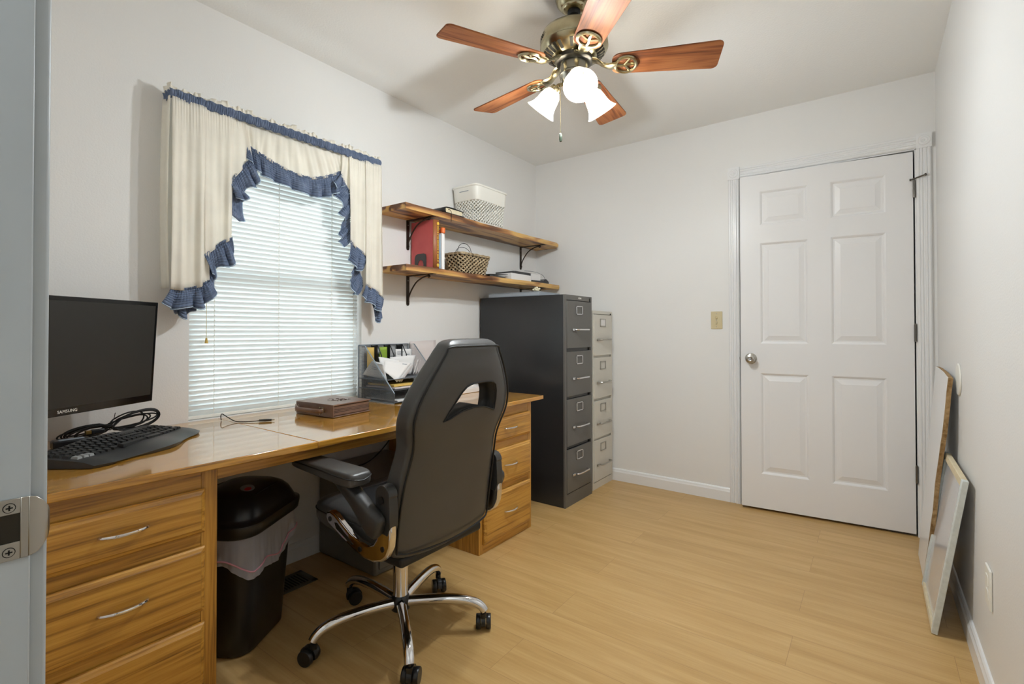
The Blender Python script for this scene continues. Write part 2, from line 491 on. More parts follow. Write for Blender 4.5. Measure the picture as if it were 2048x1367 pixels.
b.box(0, JX0 - 0.02, -3.39, YN, 0, H); b.box(JX1 + 0.02, W, -3.39, YN, 0, H); b.box(JX0 - 0.02, JX1 + 0.02, -3.39, YN, 2.06, H)
struct(part('wall_near', b, M['wall'], smooth=False))
# closet room behind the far door, hall behind the camera
b = MB(); b.box(0.9, 3.3, 0.13, 1.6, -0.12, 0.006); b.box(DX0 + 0.005, DX1 - 0.005, 0.012, 0.13, 0.0005, 0.009)
struct(part('floor_closet', b, M['carpet'], smooth=False))
b = MB()
b.box(0.8, 0.9, 0.13, 1.6, 0, H); b.box(3.3, 3.4, 0.13, 1.6, 0, H); b.box(0.8, 3.4, 1.6, 1.7, 0, H); b.box(0.8, 3.4, 0.13, 1.7, H, H + 0.1)
b.box(W + 0.1, 3.4, 0.10, 0.14, 0, H)
struct(part('wall_closet', b, M['wall'], smooth=False))
b = MB(); b.box(0.6, 3.6, -4.9, -3.42, -0.12, 0)
struct(part('floor_hall', b, M['floor'], smooth=False))
b = MB()
b.box(0.5, 0.6, -4.9, -3.39, 0, H); b.box(3.6, 3.7, -4.9, -3.39, 0, H); b.box(0.5, 3.7, -5.0, -4.9, 0, H); b.box(2.65, 3.7, -3.42, -3.39, 0, H)
struct(part('wall_hall', b, M['wall'], smooth=False))
b = MB(); b.box(0.5, 3.7, -5.0, -3.42, H, H + 0.1)
struct(part('ceiling_hall', b, M['ceil'], smooth=False))

# baseboards
def baseboard(name, p0, p1, nrm):
    prof = [(0, 0), (0.014, 0), (0.014, 0.062), (0.010, 0.072), (0.009, 0.078), (0.005, 0.084), (0, 0.086)]
    b = MB(); n = Vector(nrm)
    b.loft([[Vector(p) + n * a + Vector((0, 0, z)) for a, z in prof] for p in (p0, p1)])
    return struct(part(name, b, M['trim'], smooth=False))
baseboard('baseboard_back', (0, 0, 0), (1.486, 0, 0), (0, -1, 0))
baseboard('baseboard_right', (W, -3.27, 0), (W, 0, 0), (-1, 0, 0))
baseboard('baseboard_left', (0, -3.26, 0), (0, 0, 0), (1, 0, 0))

# far door casing with corner rosettes
tr = bpy.data.objects.new('trim_1', None); COL.objects.link(tr); struct(tr); tr.location = (1.98, 0, 0)
def fluted(name, x0, x1, z0, z1, vertical):
    b = MB()
    wd = (x1 - x0) if vertical else (z1 - z0)
    prof = [(0, 0), (0, 0.012), (0.006, 0.016), (0.012, 0.016), (0.016, 0.012), (0.020, 0.016), (0.026, 0.016), (0.030, 0.011), (0.036, 0.011), (0.040, 0.016), (0.046, 0.016), (0.050, 0.012), (0.054, 0.016), (0.060, 0.016), (0.066, 0.012), (0.066, 0)]
    k = wd / 0.066
    if vertical: b.loft([[(x0 + u * k, -d, z) for u, d in prof] for z in (z0, z1)])
    else: b.loft([[(x, -d, z0 + u * k) for u, d in prof] for x in (x0, x1)])
    return part(name, b, M['trim'], tr, smooth=False)
fluted('casing', 1.486, 1.550, 0, 2.052, True)
fluted('casing', 2.420, 2.480, 0, 2.052, True)
fluted('casing', 1.554, 2.418, 2.058, 2.122, False)
for x0, x1 in ((1.484, 1.553), (2.418, 2.483)):
    b = MB(); b.box(x0, x1, -0.020, 0, 2.052, 2.128)
    mx = Matrix.Translation(((x0 + x1) / 2, -0.020, 2.09)) @ Matrix.Rotation(pi / 2, 4, 'X')
    b.lathe([(0.028, -0.001), (0.028, 0.001), (0.025, 0.003), (0.022, 0.001), (0.018, 0.001), (0.014, 0.004), (0.010, 0.002), (0.006, 0.002), (0.004, 0.005), (0.001, 0.005)], mtx=mx, n=32)
    part('rosette', b, M['trim'], tr, angle=50)
b = MB(); b.box(1.553, DX0 + 0.002, -0.002, 0.13, 0, DZ); b.box(DX1 - 0.002, 2.421, -0.002, 0.13, 0, DZ); b.box(1.553, 2.421, -0.002, 0.13, DZ - 0.004, 2.06)
b.box(1.560, 1.575, 0.05, 0.062, 0, DZ); 
part('jamb', b, M['trim'], tr, smooth=False)

# far door, slightly ajar, hinged on the right
dr = bpy.data.objects.new('door_1', None); COL.objects.link(dr); struct(dr)
dr.location = (2.406, -0.002, 0.015); dr.rotation_euler = (0, 0, radians(184.4 - 180))
DWd, DHt, DT = 0.842, 2.028, 0.035
def door_leaf():
    b = MB()
    xs = [0, 0.118, 0.370, 0.482, 0.733, DWd]
    zs = [0, 0.208, 0.818, 0.998, 1.610, 1.718, 1.926, DHt]
    pan = {(1, 1), (1, 3), (1, 5), (3, 1), (3, 3), (3, 5)}
    for side in (0, 1):
        y0 = 0 if side == 0 else DT
        s = 1 if side == 0 else -1
        for i in range(5):
            for j in range(7):
                x0, x1, z0, z1 = -xs[i], -xs[i + 1], zs[j], zs[j + 1]
                if (i, j) not in pan:
                    b.add([(x0, y0, z0), (x1, y0, z0), (x1, y0, z1), (x0, y0, z1)], [(0, 1, 2, 3)])
                else:
                    rings = [(0, 0), (0.006, 0.003), (0.012, 0.009), (0.020, 0.009), (0.042, 0.003), (0.046, 0.0015)]
                    o = len(b.v)
                    for ins, dp in rings:
                        b.v += [(x0 - ins, y0 + s * dp, z0 + ins), (x1 + ins, y0 + s * dp, z0 + ins), (x1 + ins, y0 + s * dp, z1 - ins), (x0 - ins, y0 + s * dp, z1 - ins)]
                    for r in range(len(rings) - 1):
                        for k in range(4):
                            b.face((o + r * 4 + k, o + r * 4 + (k + 1) % 4, o + (r + 1) * 4 + (k + 1) % 4, o + (r + 1) * 4 + k))
                    e = o + (len(rings) - 1) * 4
                    b.face((e, e + 1, e + 2, e + 3))
    b.add([(0, 0, 0), (-DWd, 0, 0), (-DWd, DT, 0), (0, DT, 0), (0, 0, DHt), (-DWd, 0, DHt), (-DWd, DT, DHt), (0, DT, DHt)], [(0, 1, 2, 3), (4, 5, 6, 7), (0, 3, 7, 4), (1, 5, 6, 2)])
    return b
part('leaf', door_leaf(), M['door'], dr, local=True, smooth=False)
kx, kz = -0.786, 0.905
b = MB(); mx = Matrix.Translation((kx, 0, kz)) @ Matrix.Rotation(pi / 2, 4, 'X')
b.lathe([(0.033, 0), (0.033, 0.003), (0.028, 0.007), (0.014, 0.009), (0.012, 0.024), (0.018, 0.030), (0.026, 0.038), (0.0275, 0.048), (0.024, 0.056), (0.014, 0.059), (0.012, 0.0575), (0.001, 0.0575)], mtx=mx)
kn = part('door_knob', b, M['steel'], dr, local=True, angle=40)
b = MB(); b.cyl((kx, -0.057, kz), (kx, -0.060, kz), 0.007, n=20)
part('lock_button', b, M['chrome'], kn, local=True)
b = MB(); b.box(-DWd - 0.010, -DWd + 0.002, 0.011, 0.023, kz - 0.008, kz + 0.008)
part('latch', b, M['steel'], dr, local=True, bev=0.002)
for hz in (1.826, 1.063, 0.314):
    b = MB(); b.cyl((0.004, -0.006, hz - 0.045), (0.004, -0.006, hz + 0.045), 0.006, n=14); b.cyl((0.004, -0.006, hz + 0.045), (0.004, -0.006, hz + 0.050), 0.0045, n=12)
    b.box(-0.0005, 0.0105, -0.0035, -0.0005, hz - 0.044, hz + 0.044)
    hg = part('hinge', b, M['hinge'], dr, local=True)
    if hz > 1.5:
        b = MB(); b.tube(smoothpath([(-0.012, -0.012, hz + 0.05), (0.004, -0.012, hz + 0.055), (0.02, -0.022, hz + 0.058), (0.045, -0.03, hz + 0.064)], 5), 0.0035, 8)
        b.cyl((0.045, -0.03, hz + 0.064), (0.052, -0.031, hz + 0.066), 0.007, n=12); b.cyl((-0.016, -0.012, hz + 0.05), (-0.010, -0.012, hz + 0.05), 0.006, n=12)
        part('hinge_stop', b, M['hinge'], hg, local=True)

# near doorway jamb and strike plate
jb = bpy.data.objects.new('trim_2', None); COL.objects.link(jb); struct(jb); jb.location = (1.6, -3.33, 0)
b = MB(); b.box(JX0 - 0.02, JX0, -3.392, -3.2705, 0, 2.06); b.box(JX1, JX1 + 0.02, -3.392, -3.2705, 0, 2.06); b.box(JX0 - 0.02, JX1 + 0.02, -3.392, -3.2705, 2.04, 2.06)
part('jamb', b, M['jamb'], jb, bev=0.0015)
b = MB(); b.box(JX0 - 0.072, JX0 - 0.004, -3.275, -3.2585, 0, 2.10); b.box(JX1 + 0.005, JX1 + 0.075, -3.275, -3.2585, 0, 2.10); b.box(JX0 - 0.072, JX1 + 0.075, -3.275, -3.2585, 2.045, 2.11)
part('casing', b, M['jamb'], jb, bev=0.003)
zc = 0.9165
b = MB()   # T strike with curved lip, wraps round the jamb edge
out = []
for (y, h0, h1) in ((-3.306, 0.891, 0.943), (-3.2765, 0.889, 0.944), (-3.271, 0.890, 0.943), (-3.266, 0.893, 0.940), (-3.2615, 0.900, 0.933), (-3.2580, 0.907, 0.926)):
    out.append((y, h0, h1))
X = JX0 + 0.0016
hy0, hy1, hz0, hz1 = -3.296, -3.2775, 0.905, 0.930
def strip(yz, x): return (x, yz[0], yz[1])
b.box(JX0 + 0.0002, X, -3.306, hy0, 0.891, 0.943); b.box(JX0 + 0.0002, X, hy1, -3.272, 0.8895, 0.9435)
b.box(JX0 + 0.0002, X, hy0, hy1, hz1, 0.9435); b.box(JX0 + 0.0002, X, hy0, hy1, 0.8895, hz0)
lip = [(-3.272, 0, 0.8895, 0.9435), (-3.267, 0.0, 0.891, 0.942), (-3.262, -0.001, 0.896, 0.937), (-3.258, -0.004, 0.903, 0.930), (-3.2565, -0.008, 0.908, 0.925)]
b.loft([[(X + dx, y, z0), (X + dx, y, z1), (X + dx - 0.0014, y, z1), (X + dx - 0.0014, y, z0)] for y, dx, z0, z1 in lip])
sp = part('strike_plate', b, M['steel'], jb, bev=0.0004, seg=1)
b = MB(); b.box(JX0 - 0.012, JX0 + 0.0006, hy0, hy1, hz0, hz1)
part('strike_hole', b, M['brass_dk'], sp)
for z in (0.936, 0.897):
    b = MB(); b.cyl((X - 0.0005, -3.2848, z), (X + 0.0006, -3.2848, z), 0.0037, n=20)
    sc = part('screw', b, M['steel'], sp)
    k2 = MB(); k2.lathe([(0.0037, 0), (0.0043, 0.0002), (0.0043, 0.0004), (0.0037, 0.0004)], mtx=Matrix.Translation((X - 0.0001, -3.2848, z)) @ Matrix.Rotation(pi / 2, 4, 'Y'), n=24)
    part('screw_recess', k2, M['dark'], sp)
    k = MB(); k.box(X + 0.0004, X + 0.00075, -3.2871, -3.2825, z - 0.0006, z + 0.0006); k.box(X + 0.0004, X + 0.00075, -3.2854, -3.2842, z - 0.0023, z + 0.0023)
    part('screw_slot', k, M['dark'], sp)

# ------------------------------------------------------------------ window
wn = bpy.data.objects.new('window_1', None); COL.objects.link(wn); struct(wn); wn.location = (-0.1, -2.12, WZ0)
b = MB()
fx0, fx1 = -0.135, -0.075
b.box(fx0, fx1, WY0, WY0 + 0.03, WZ0, WZ1); b.box(fx0, fx1, WY1 - 0.03, WY1, WZ0, WZ1); b.box(fx0, fx1, WY0, WY1, WZ0, WZ0 + 0.03); b.box(fx0, fx1, WY0, WY1, WZ1 - 0.03, WZ1)
part('window_frame', b, M['trim'], wn, bev=0.002)
b = MB(); b.box(-0.12, -0.085, WY0 + 0.03, WY1 - 0.03, 1.29, 1.335)
part('meeting_rail', b, M['trim'], wn, bev=0.002)
b = MB(); b.box(-0.108, -0.104, WY0 + 0.03, WY1 - 0.03, WZ0 + 0.03, 1.29); 
part('glass_pane', b, M['glass'], wn)
b = MB(); b.box(-0.118, -0.114, WY0 + 0.03, WY1 - 0.03, 1.335, WZ1 - 0.03)
part('glass_pane', b, M['glass'], wn)

bl = thing('window_blind', 'white horizontal slat blind, closed, filling the window under the denim valance', 'blind', (-0.035, -2.124, 1.97))
bx = -0.034
b = MB()
nsl = 58
zt, zb = 1.935, 0.752
SLT = radians(62)
for i in range(nsl):
    z = zb + (zt - zb) * i / (nsl - 1)
    hw = 0.0125
    loops = []
    for y in (WY0 + 0.006, WY1 - 0.008):
        top = []; bot = []
        for k in range(5):
            u = -1 + 2 * k / 4
            px = u * hw * cos(SLT); pz = u * hw * sin(SLT)
            cr = 0.0016 * (1 - u * u)
            nx, nz = -sin(SLT), cos(SLT)
            top.append((bx + px - nx * cr, y, z + pz - nz * cr)); bot.append((bx + px - nx * (cr + 0.0006), y, z + pz - nz * (cr + 0.0006)))
        loops.append(top + bot[::-1])
    b.loft(loops)
part('slats', b, M['slat'], bl)
b = MB(); b.box(-0.052, -0.016, WY0 + 0.004, WY1 - 0.004, 1.945, 1.975)
part('head_rail', b, M['white'], bl, bev=0.002)
b = MB(); b.box(bx - 0.012, bx + 0.012, WY0 + 0.006, WY1 - 0.008, 0.7285, 0.742)
part('bottom_rail', b, M['white'], bl, bev=0.003)
for y in (-2.437, -2.157, -1.877, -1.745):
    b = MB()
    b.cyl((bx + 0.0135, y, 0.74), (bx + 0.0135, y, 1.95), 0.0008, n=6)
    for i in range(nsl):
        z = zb + (zt - zb) * i / (nsl - 1)
        b.tube([(bx + 0.0137, y - 0.002, z + 0.006), (bx + 0.0143, y + 0.003, z + 0.013)], 0.0015, 5)
    part('ladder_cord', b, M['white'], bl)
b = MB(); b.cyl((-0.012, -2.4705, 1.06), (-0.012, -2.4705, 1.95), 0.0011, n=6)
pc = part('pull_cord', b, M['paper2'], bl)
b = MB(); b.lathe([(0.003, 0.022), (0.0035, 0.02), (0.0065, 0.002), (0.006, 0), (0.002, 0)], c=(-0.012, -2.4705, 1.041), n=14)
part('tassel', b, M['yellow'], pc)

# ------------------------------------------------------------------ curtain
cu = thing('curtain_valance', 'cream swag valance with blue denim ruffles hung over the window', 'curtain', (0.07, -2.145, 2.0))
RX = 0.085
ZR = 1.995
def rodpt(u):
    """u in 0..1 along the rod incl. returns to the wall at both ends"""
    r = 0.035; y0, y1 = -2.640, -1.652
    Ltot = 0.075 * 2 + (y1 - y0)
    s = u * Ltot
    if s < 0.075: return (0.012 + s * (RX - 0.012) / 0.075, y0)
    if s > Ltot - 0.075: return (0.012 + (Ltot - s) * (RX - 0.012) / 0.075, y1)
    return (RX, y0 + s - 0.075)
b = MB()   # denim band with tight gathers
def band(u, v):
    x, y = rodpt(u)
    g = abs(sin(u * pi * 150 + 0.6 * sin(u * 61)))
    z = ZR - 0.019 + 0.038 * v + 0.0022 * sin(u * 190 + 3 * v)
    bulge = 0.006 * sin(pi * v)
    return (x + bulge + 0.0045 * g * (0.5 + sin(pi * v) * 0.5), y + 0.0015 * sin(u * 300 + v * 4), z)
b.grid(band, 900, 6)
part('denim_band', b, M['denim'], cu, solid=0.002)
b = MB()
def head(u, v):
    x, y = rodpt(0.01 + 0.98 * u)
    hgt = 0.027 * (0.75 + 0.35 * sin(u * 47) * sin(u * 23) + 0.2 * sin(u * 140))
    return (x - 0.004 + 0.006 * v * sin(u * pi * 110 + 2 * sin(u * 40)), y + 0.004 * v * cos(u * pi * 110), ZR + 0.014 + hgt * v)
b.grid(head, 700, 3)
part('header_ruffle', b, M['cream'], cu, solid=0.0012)

def hem_at(pts, u):
    s = u * (len(pts) - 1); i = min(int(s), len(pts) - 2); t = s - i
    return Vector(pts[i]) * (1 - t) + Vector(pts[i + 1]) * t

def panel(name, ytop0, ytop1, hem, x0, folds, amp, nu=120, nv=24, ztop=ZR - 0.012, ph=0.0, lean=0.0):
    b = MB()
    def f(u, v):
        h = hem_at(hem, u)
        y = (ytop0 + (ytop1 - ytop0) * u) * (1 - v) + h[0] * v
        z = ztop * (1 - v) + h[1] * v
        a = amp * (0.35 + 0.65 * min(1, v * 1.6))
        x = x0 + a * sin(u * pi * 2 * folds + ph + 0.7 * sin(3 * v + u * 5)) + 0.35 * a * sin(u * 2 * pi * folds * 2.3 + v * 2) + lean * v
        x += 0.002 * sin(u * 2 * pi * folds * 7) * max(0, 1 - v * 5)
        return (x, y, z)
    b.grid(f, nu, nv)
    return part(name, b, M['cream'], cu, solid=0.0012, angle=80)

def ruffle(parent, hem, x0, drop, depth, waves, amp=0.014, nu=None, side=-0.48, ph=0.0, spread=0.0, tuck=0.010):
    """gathered denim strip hung from a hem line; drop = (dy, dz) unit-ish"""
    b = MB()
    L = sum((Vector(p) - Vector(q)).length for p, q in zip(hem, hem[1:]))
    nu = nu or max(30, int(L * 420))
    d = Vector(drop).normalized()
    nv = 9
    rows = []
    def f(u, v):
        h = hem_at(hem, u)
        w = (v * (nv) - 1) / (nv - 1)          # v<1/nv is the little heading above the gathers
        k = max(w, 0)
        wob = sin(2 * pi * waves * u + ph + 1.1 * sin(u * 9 + ph))
        wob2 = cos(2 * pi * waves * u + ph + 1.1 * sin(u * 9 + ph))
        th = sin(2 * pi * waves * 5.3 * u)
        dd = Vector((d[0] + spread * (u - 0.5), d[1]))
        dl = depth * (1 + 0.12 * sin(u * 11 + ph)) * (1 - 0.30 * abs(2 * u - 1) ** 3)
        y = h[0] + dd[0] * dl * w + side * amp * wob2 * k ** 1.5
        z = h[1] + dd[1] * dl * w * (1 + 0.05 * wob)
        x = x0 + amp * wob * k ** 0.8 + 0.0025 * th * (1 - 0.6 * k) + tuck * sin(pi * min(1, k * 1.0)) * 0.4
        if w < 0: x = x0 + 0.005 * sin(2 * pi * waves * 8 * u); z += 0.002 * sin(u * 120)
        return (x, y, z)
    for j in range(nv):
        b.mi = 1 if j == nv - 1 else 0
        o = len(b.v)
        for jj in (j, j + 1):
            vv = jj / nv
            if jj == nv - 1: vv = 1 - 0.05
            for i in range(nu + 1): b.v.append(tuple(f(i / nu, vv)))
        for i in range(nu): b.face((o + i, o + i + 1, o + nu + 2 + i, o + nu + 1 + i))
    r = part('denim_ruffle', b, [M['denim'], M['denim_lt']], parent, solid=0.0014, angle=80)
    return r

# centre swag
hemc = [(-2.352, 1.888), (-2.314, 1.868), (-2.277, 1.855), (-2.209, 1.833), (-2.137, 1.817), (-2.049, 1.813), (-1.983, 1.835), (-1.928, 1.862), (-1.885, 1.890), (-1.872, 1.902)]
p = panel('centre_panel', -2.385, -1.862, hemc, 0.068, 9, 0.005, nu=160, nv=10)
ruffle(p, hemc, 0.070, (0.12, -1), 0.085, 9, amp=0.016)
# left cascade: three stepped folds, the outermost the longest
hA = [(-2.418, 1.700), (-2.400, 1.735), (-2.372, 1.775), (-2.350, 1.802), (-2.331, 1.825)]
p = panel('left_fold', -2.425, -2.352, hA, 0.078, 1.0, 0.006, nu=40)
ruffle(p, hA, 0.080, (0.55, -1), 0.085, 2.6, amp=0.016)
hA2 = [(-2.424, 1.585), (-2.424, 1.62), (-2.418, 1.68), (-2.412, 1.715), (-2.400, 1.735)]
ruffle(p, hA2, 0.064, (0.95, -0.62), 0.078, 1.7, amp=0.016, ph=0.4)
hB = [(-2.518, 1.387), (-2.490, 1.415), (-2.459, 1.441), (-2.435, 1.458), (-2.413, 1.474)]
p = panel('left_fold', -2.53, -2.410, hB, 0.086, 1.6, 0.007, nu=60)
ruffle(p, hB, 0.088, (0.30, -1), 0.088, 2.8, amp=0.016, ph=1)
ruffle(p, [(-2.524, 1.33), (-2.516, 1.37), (-2.505, 1.40)], 0.070, (0.5, -1.0), 0.085, 1.3, amp=0.016, ph=0.5)
hC = [(-2.640, 1.249), (-2.610, 1.246), (-2.585, 1.249), (-2.555, 1.257), (-2.532, 1.268), (-2.501, 1.290)]
p = panel('left_fold', -2.636, -2.515, hC, 0.092, 1.7, 0.009, nu=60, lean=0.004)
ruffle(p, hC, 0.096, (0.0, -1), 0.075, 3.4, amp=0.018, spread=0.75)
ruffle(p, [(-2.630, 1.215), (-2.59, 1.218), (-2.545, 1.226)], 0.070, (0.1, -1.0), 0.072, 2.0, amp=0.014, ph=2)
b = MB()     # return of the left panel back to the wall
b.grid(lambda u, v: (0.012 + (0.092 - 0.012) * u + 0.0, -2.641 - 0.004 * sin(u * 9) - 0.006 * sin(pi * v), (ZR - 0.012) * (1 - v) + 1.255 * v), 14, 20)
part('left_return', b, M['cream'], cu, solid=0.0012, angle=80)
# right cascade
hA = [(-1.893, 1.884), (-1.885, 1.850), (-1.870, 1.822), (-1.838, 1.806)]
p = panel('right_fold', -1.885, -1.835, hA, 0.078, 0.8, 0.005, nu=30)
ruffle(p, [(-1.893, 1.876), (-1.872, 1.83), (-1.848, 1.80), (-1.838, 1.74), (-1.835, 1.68)], 0.078, (-0.75, -1), 0.082, 2.6, amp=0.018)
ruffle(p, [(-1.836, 1.70), (-1.834, 1.64), (-1.832, 1.60), (-1.826, 1.55)], 0.066, (-0.9, -0.9), 0.075, 2.0, amp=0.018, ph=1.4)
hB = [(-1.843, 1.545), (-1.820, 1.522), (-1.794, 1.505), (-1.765, 1.490), (-1.738, 1.476)]
p = panel('right_fold', -1.850, -1.748, hB, 0.086, 1.5, 0.006, nu=50)
ruffle(p, hB, 0.088, (-0.25, -1), 0.090, 2.6, amp=0.017, ph=1)
ruffle(p, [(-1.800, 1.44), (-1.780, 1.40), (-1.762, 1.36), (-1.752, 1.32)], 0.068, (-0.6, -1.0), 0.082, 2.0, amp=0.018, ph=0.5)
hC = [(-1.753, 1.330), (-1.725, 1.315), (-1.699, 1.304), (-1.665, 1.284), (-1.634, 1.258)]
p = panel('right_fold', -1.755, -1.654, hC, 0.092, 1.6, 0.007, nu=50)
ruffle(p, hC, 0.094, (-0.15, -1), 0.080, 2.8, amp=0.016, spread=0.3)
ruffle(p, [(-1.690, 1.230), (-1.665, 1.225), (-1.640, 1.222)], 0.070, (0.1, -1.0), 0.080, 1.3, amp=0.014, ph=2)
b = MB()
b.grid(lambda u, v: (0.012 + 0.078 * u, -1.650 + 0.003 * sin(u * 9) + 0.012 * v, (ZR - 0.012) * (1 - v) + 1.265 * v), 14, 20)
part('right_return', b, M['cream'], cu, solid=0.0012, angle=80)

# ------------------------------------------------------------------ desk
DTZ, DTH = 0.725, 0.022
def desktop(name, label, y0, y1, x1a, x1b):
    b = MB(); b.prism([(0.002, y0), (x1a, y0), (x1b, y1), (0.002, y1)], 'Z', DTZ - DTH, DTZ)
    o = part(name, b, M['oakTop'], None, loc=(0.36, (y0 + y1) / 2, DTZ - DTH), bev=0.003)
    return tag(o, label, 'worktop')
desktop('worktop', 'glossy oak desk top segment carrying the monitor and keyboard', -3.250, -2.4335, 0.722, 0.742)
desktop('worktop', 'glossy oak desk top segment carrying the mesh paper sorter and brown zip case', -2.4325, -1.004, 0.742, 0.714)

def arch_handle(parent, y0, y1, z, x0, local=False, r=0.0036, out=0.024):
    b = MB()
    ym = (y0 + y1) / 2
    pts = smoothpath([(x0, y0, z), (x0 + out * 0.40, y0 + (y1 - y0) * 0.06, z), (x0 + out * 0.82, y0 + (y1 - y0) * 0.25, z), (x0 + out, ym, z), (x0 + out * 0.82, y0 + (y1 - y0) * 0.75, z), (x0 + out * 0.40, y1 - (y1 - y0) * 0.06, z), (x0, y1, z)], 6)
    b.tube(pts, [r * (0.8 + 0.5 * sin(pi * i / (len(pts) - 1))) for i in range(len(pts))], 10)
    return part('handle', b, M['chrome'], parent)

def pedestal(label, y0, y1, x1, mf, mz, mside, stile, handles_y):
    t = thing('drawer_cabinet', label, 'drawer cabinet', (x1 / 2, (y0 + y1) / 2, 0))
    top = DTZ - DTH - 0.0005
    b = MB(); b.box(0.02, x1 - 0.02, y0, y1, 0.0, top)
    part('carcass', b, mside, t, bev=0.001)
    for ya, yb in ((y0, y0 + stile), (y1 - stile, y1)):
        b = MB(); b.box(x1 - 0.02, x1, ya, yb, 0.0, top)
        part('stile', b, mz, t, bev=0.001)
    rows = [(0.527, 0.649), (0.308, 0.488), (0.045, 0.275)]
    for z0, z1 in ((0.0, 0.052), (0.268, 0.315), (0.481, 0.534), (0.642, top)):
        b = MB(); b.box(x1 - 0.02, x1 - 0.001, y0 + stile + 0.0002, y1 - stile - 0.0002, z0, z1)
        part('rail', b, mf, t, bev=0.001)
    for i, (z0, z1) in enumerate(rows):
        ya, yb = y0 + stile - 0.006, y1 - stile + 0.006
        b = MB()
        rings = [(0.0, 0.002), (0.0, 0.010), (0.004, 0.014), (0.010, 0.016), (0.014, 0.019)]
        L = []
        for ins, dx in rings:
            L.append([(x1 + dx, ya + ins, z0 + ins), (x1 + dx, yb - ins, z0 + ins), (x1 + dx, yb - ins, z1 - ins), (x1 + dx, ya + ins, z1 - ins)])
        b.loft(L)
        d = part('drawer', b, mf, t, smooth=False)
        hz = (0.590, 0.402, 0.165)[i]
        arch_handle(d, handles_y[0], handles_y[1], hz, x1 + 0.018)
    return t
pedestal('oak three drawer cabinet under the left end of the desk, nearest the doorway', -3.240, -2.724, 0.694, M['oakY'], M['oakZ'], M['oakZ'], 0.042, (-3.000, -2.897))
pedestal('oak three drawer cabinet under the right end of the desk, beside the black file cabinet', -1.534, -1.082, 0.680, M['oakR'], M['oakRZ'], M['oakRZ'], 0.032, (-1.352, -1.246))
b = MB(); b.box(0.672, 0.694, -2.7235, -1.5345, 0.664, DTZ - DTH - 0.0005)
tag(part('desk_apron', b, M['oakY'], None, loc=(0.68, -2.1, 0.664), bev=0.001), 'thin oak rail under the front edge of the desk between the two drawer cabinets', 'desk rail')

# small dark file cabinet under the desk
t = thing('file_cabinet', 'low dark grey two drawer metal file cabinet under the desk behind the chair', 'file cabinet', (0.24, -1.79, 0))
b = MB(); b.box(0.018, 0.448, -1.972, -1.552, 0.004, 0.430)
part('body', b, M['cabsmall'], t, bev=0.012, seg=3)
for z0, z1 in ((0.030, 0.210), (0.224, 0.408)):
    b = MB(); b.box(0.445, 0.455, -1.950, -1.574, z0, z1)
    d = part('drawer', b, M['cabsmall'], t, bev=0.004)
    b = MB(); b.box(0.452, 0.458, -1.82, -1.70, (z0 + z1) / 2 + 0.03, (z0 + z1) / 2 + 0.045)
    part('handle', b, M['steel'], d, bev=0.002)
b = MB(); b.tube(smoothpath([(0.10, -1.96, 0.4335), (0.14, -1.93, 0.434), (0.20, -1.90, 0.436), (0.28, -1.87, 0.47), (0.34, -1.83, 0.54), (0.38, -1.80, 0.62), (0.39, -1.79, 0.702)], 6), 0.0028, 8)
tag(part('cable', b, M['rubber'], None, loc=(0.2, -1.88, 0.4325)), 'thin black cable drooping from under the desk onto the low dark file cabinet', 'cable')

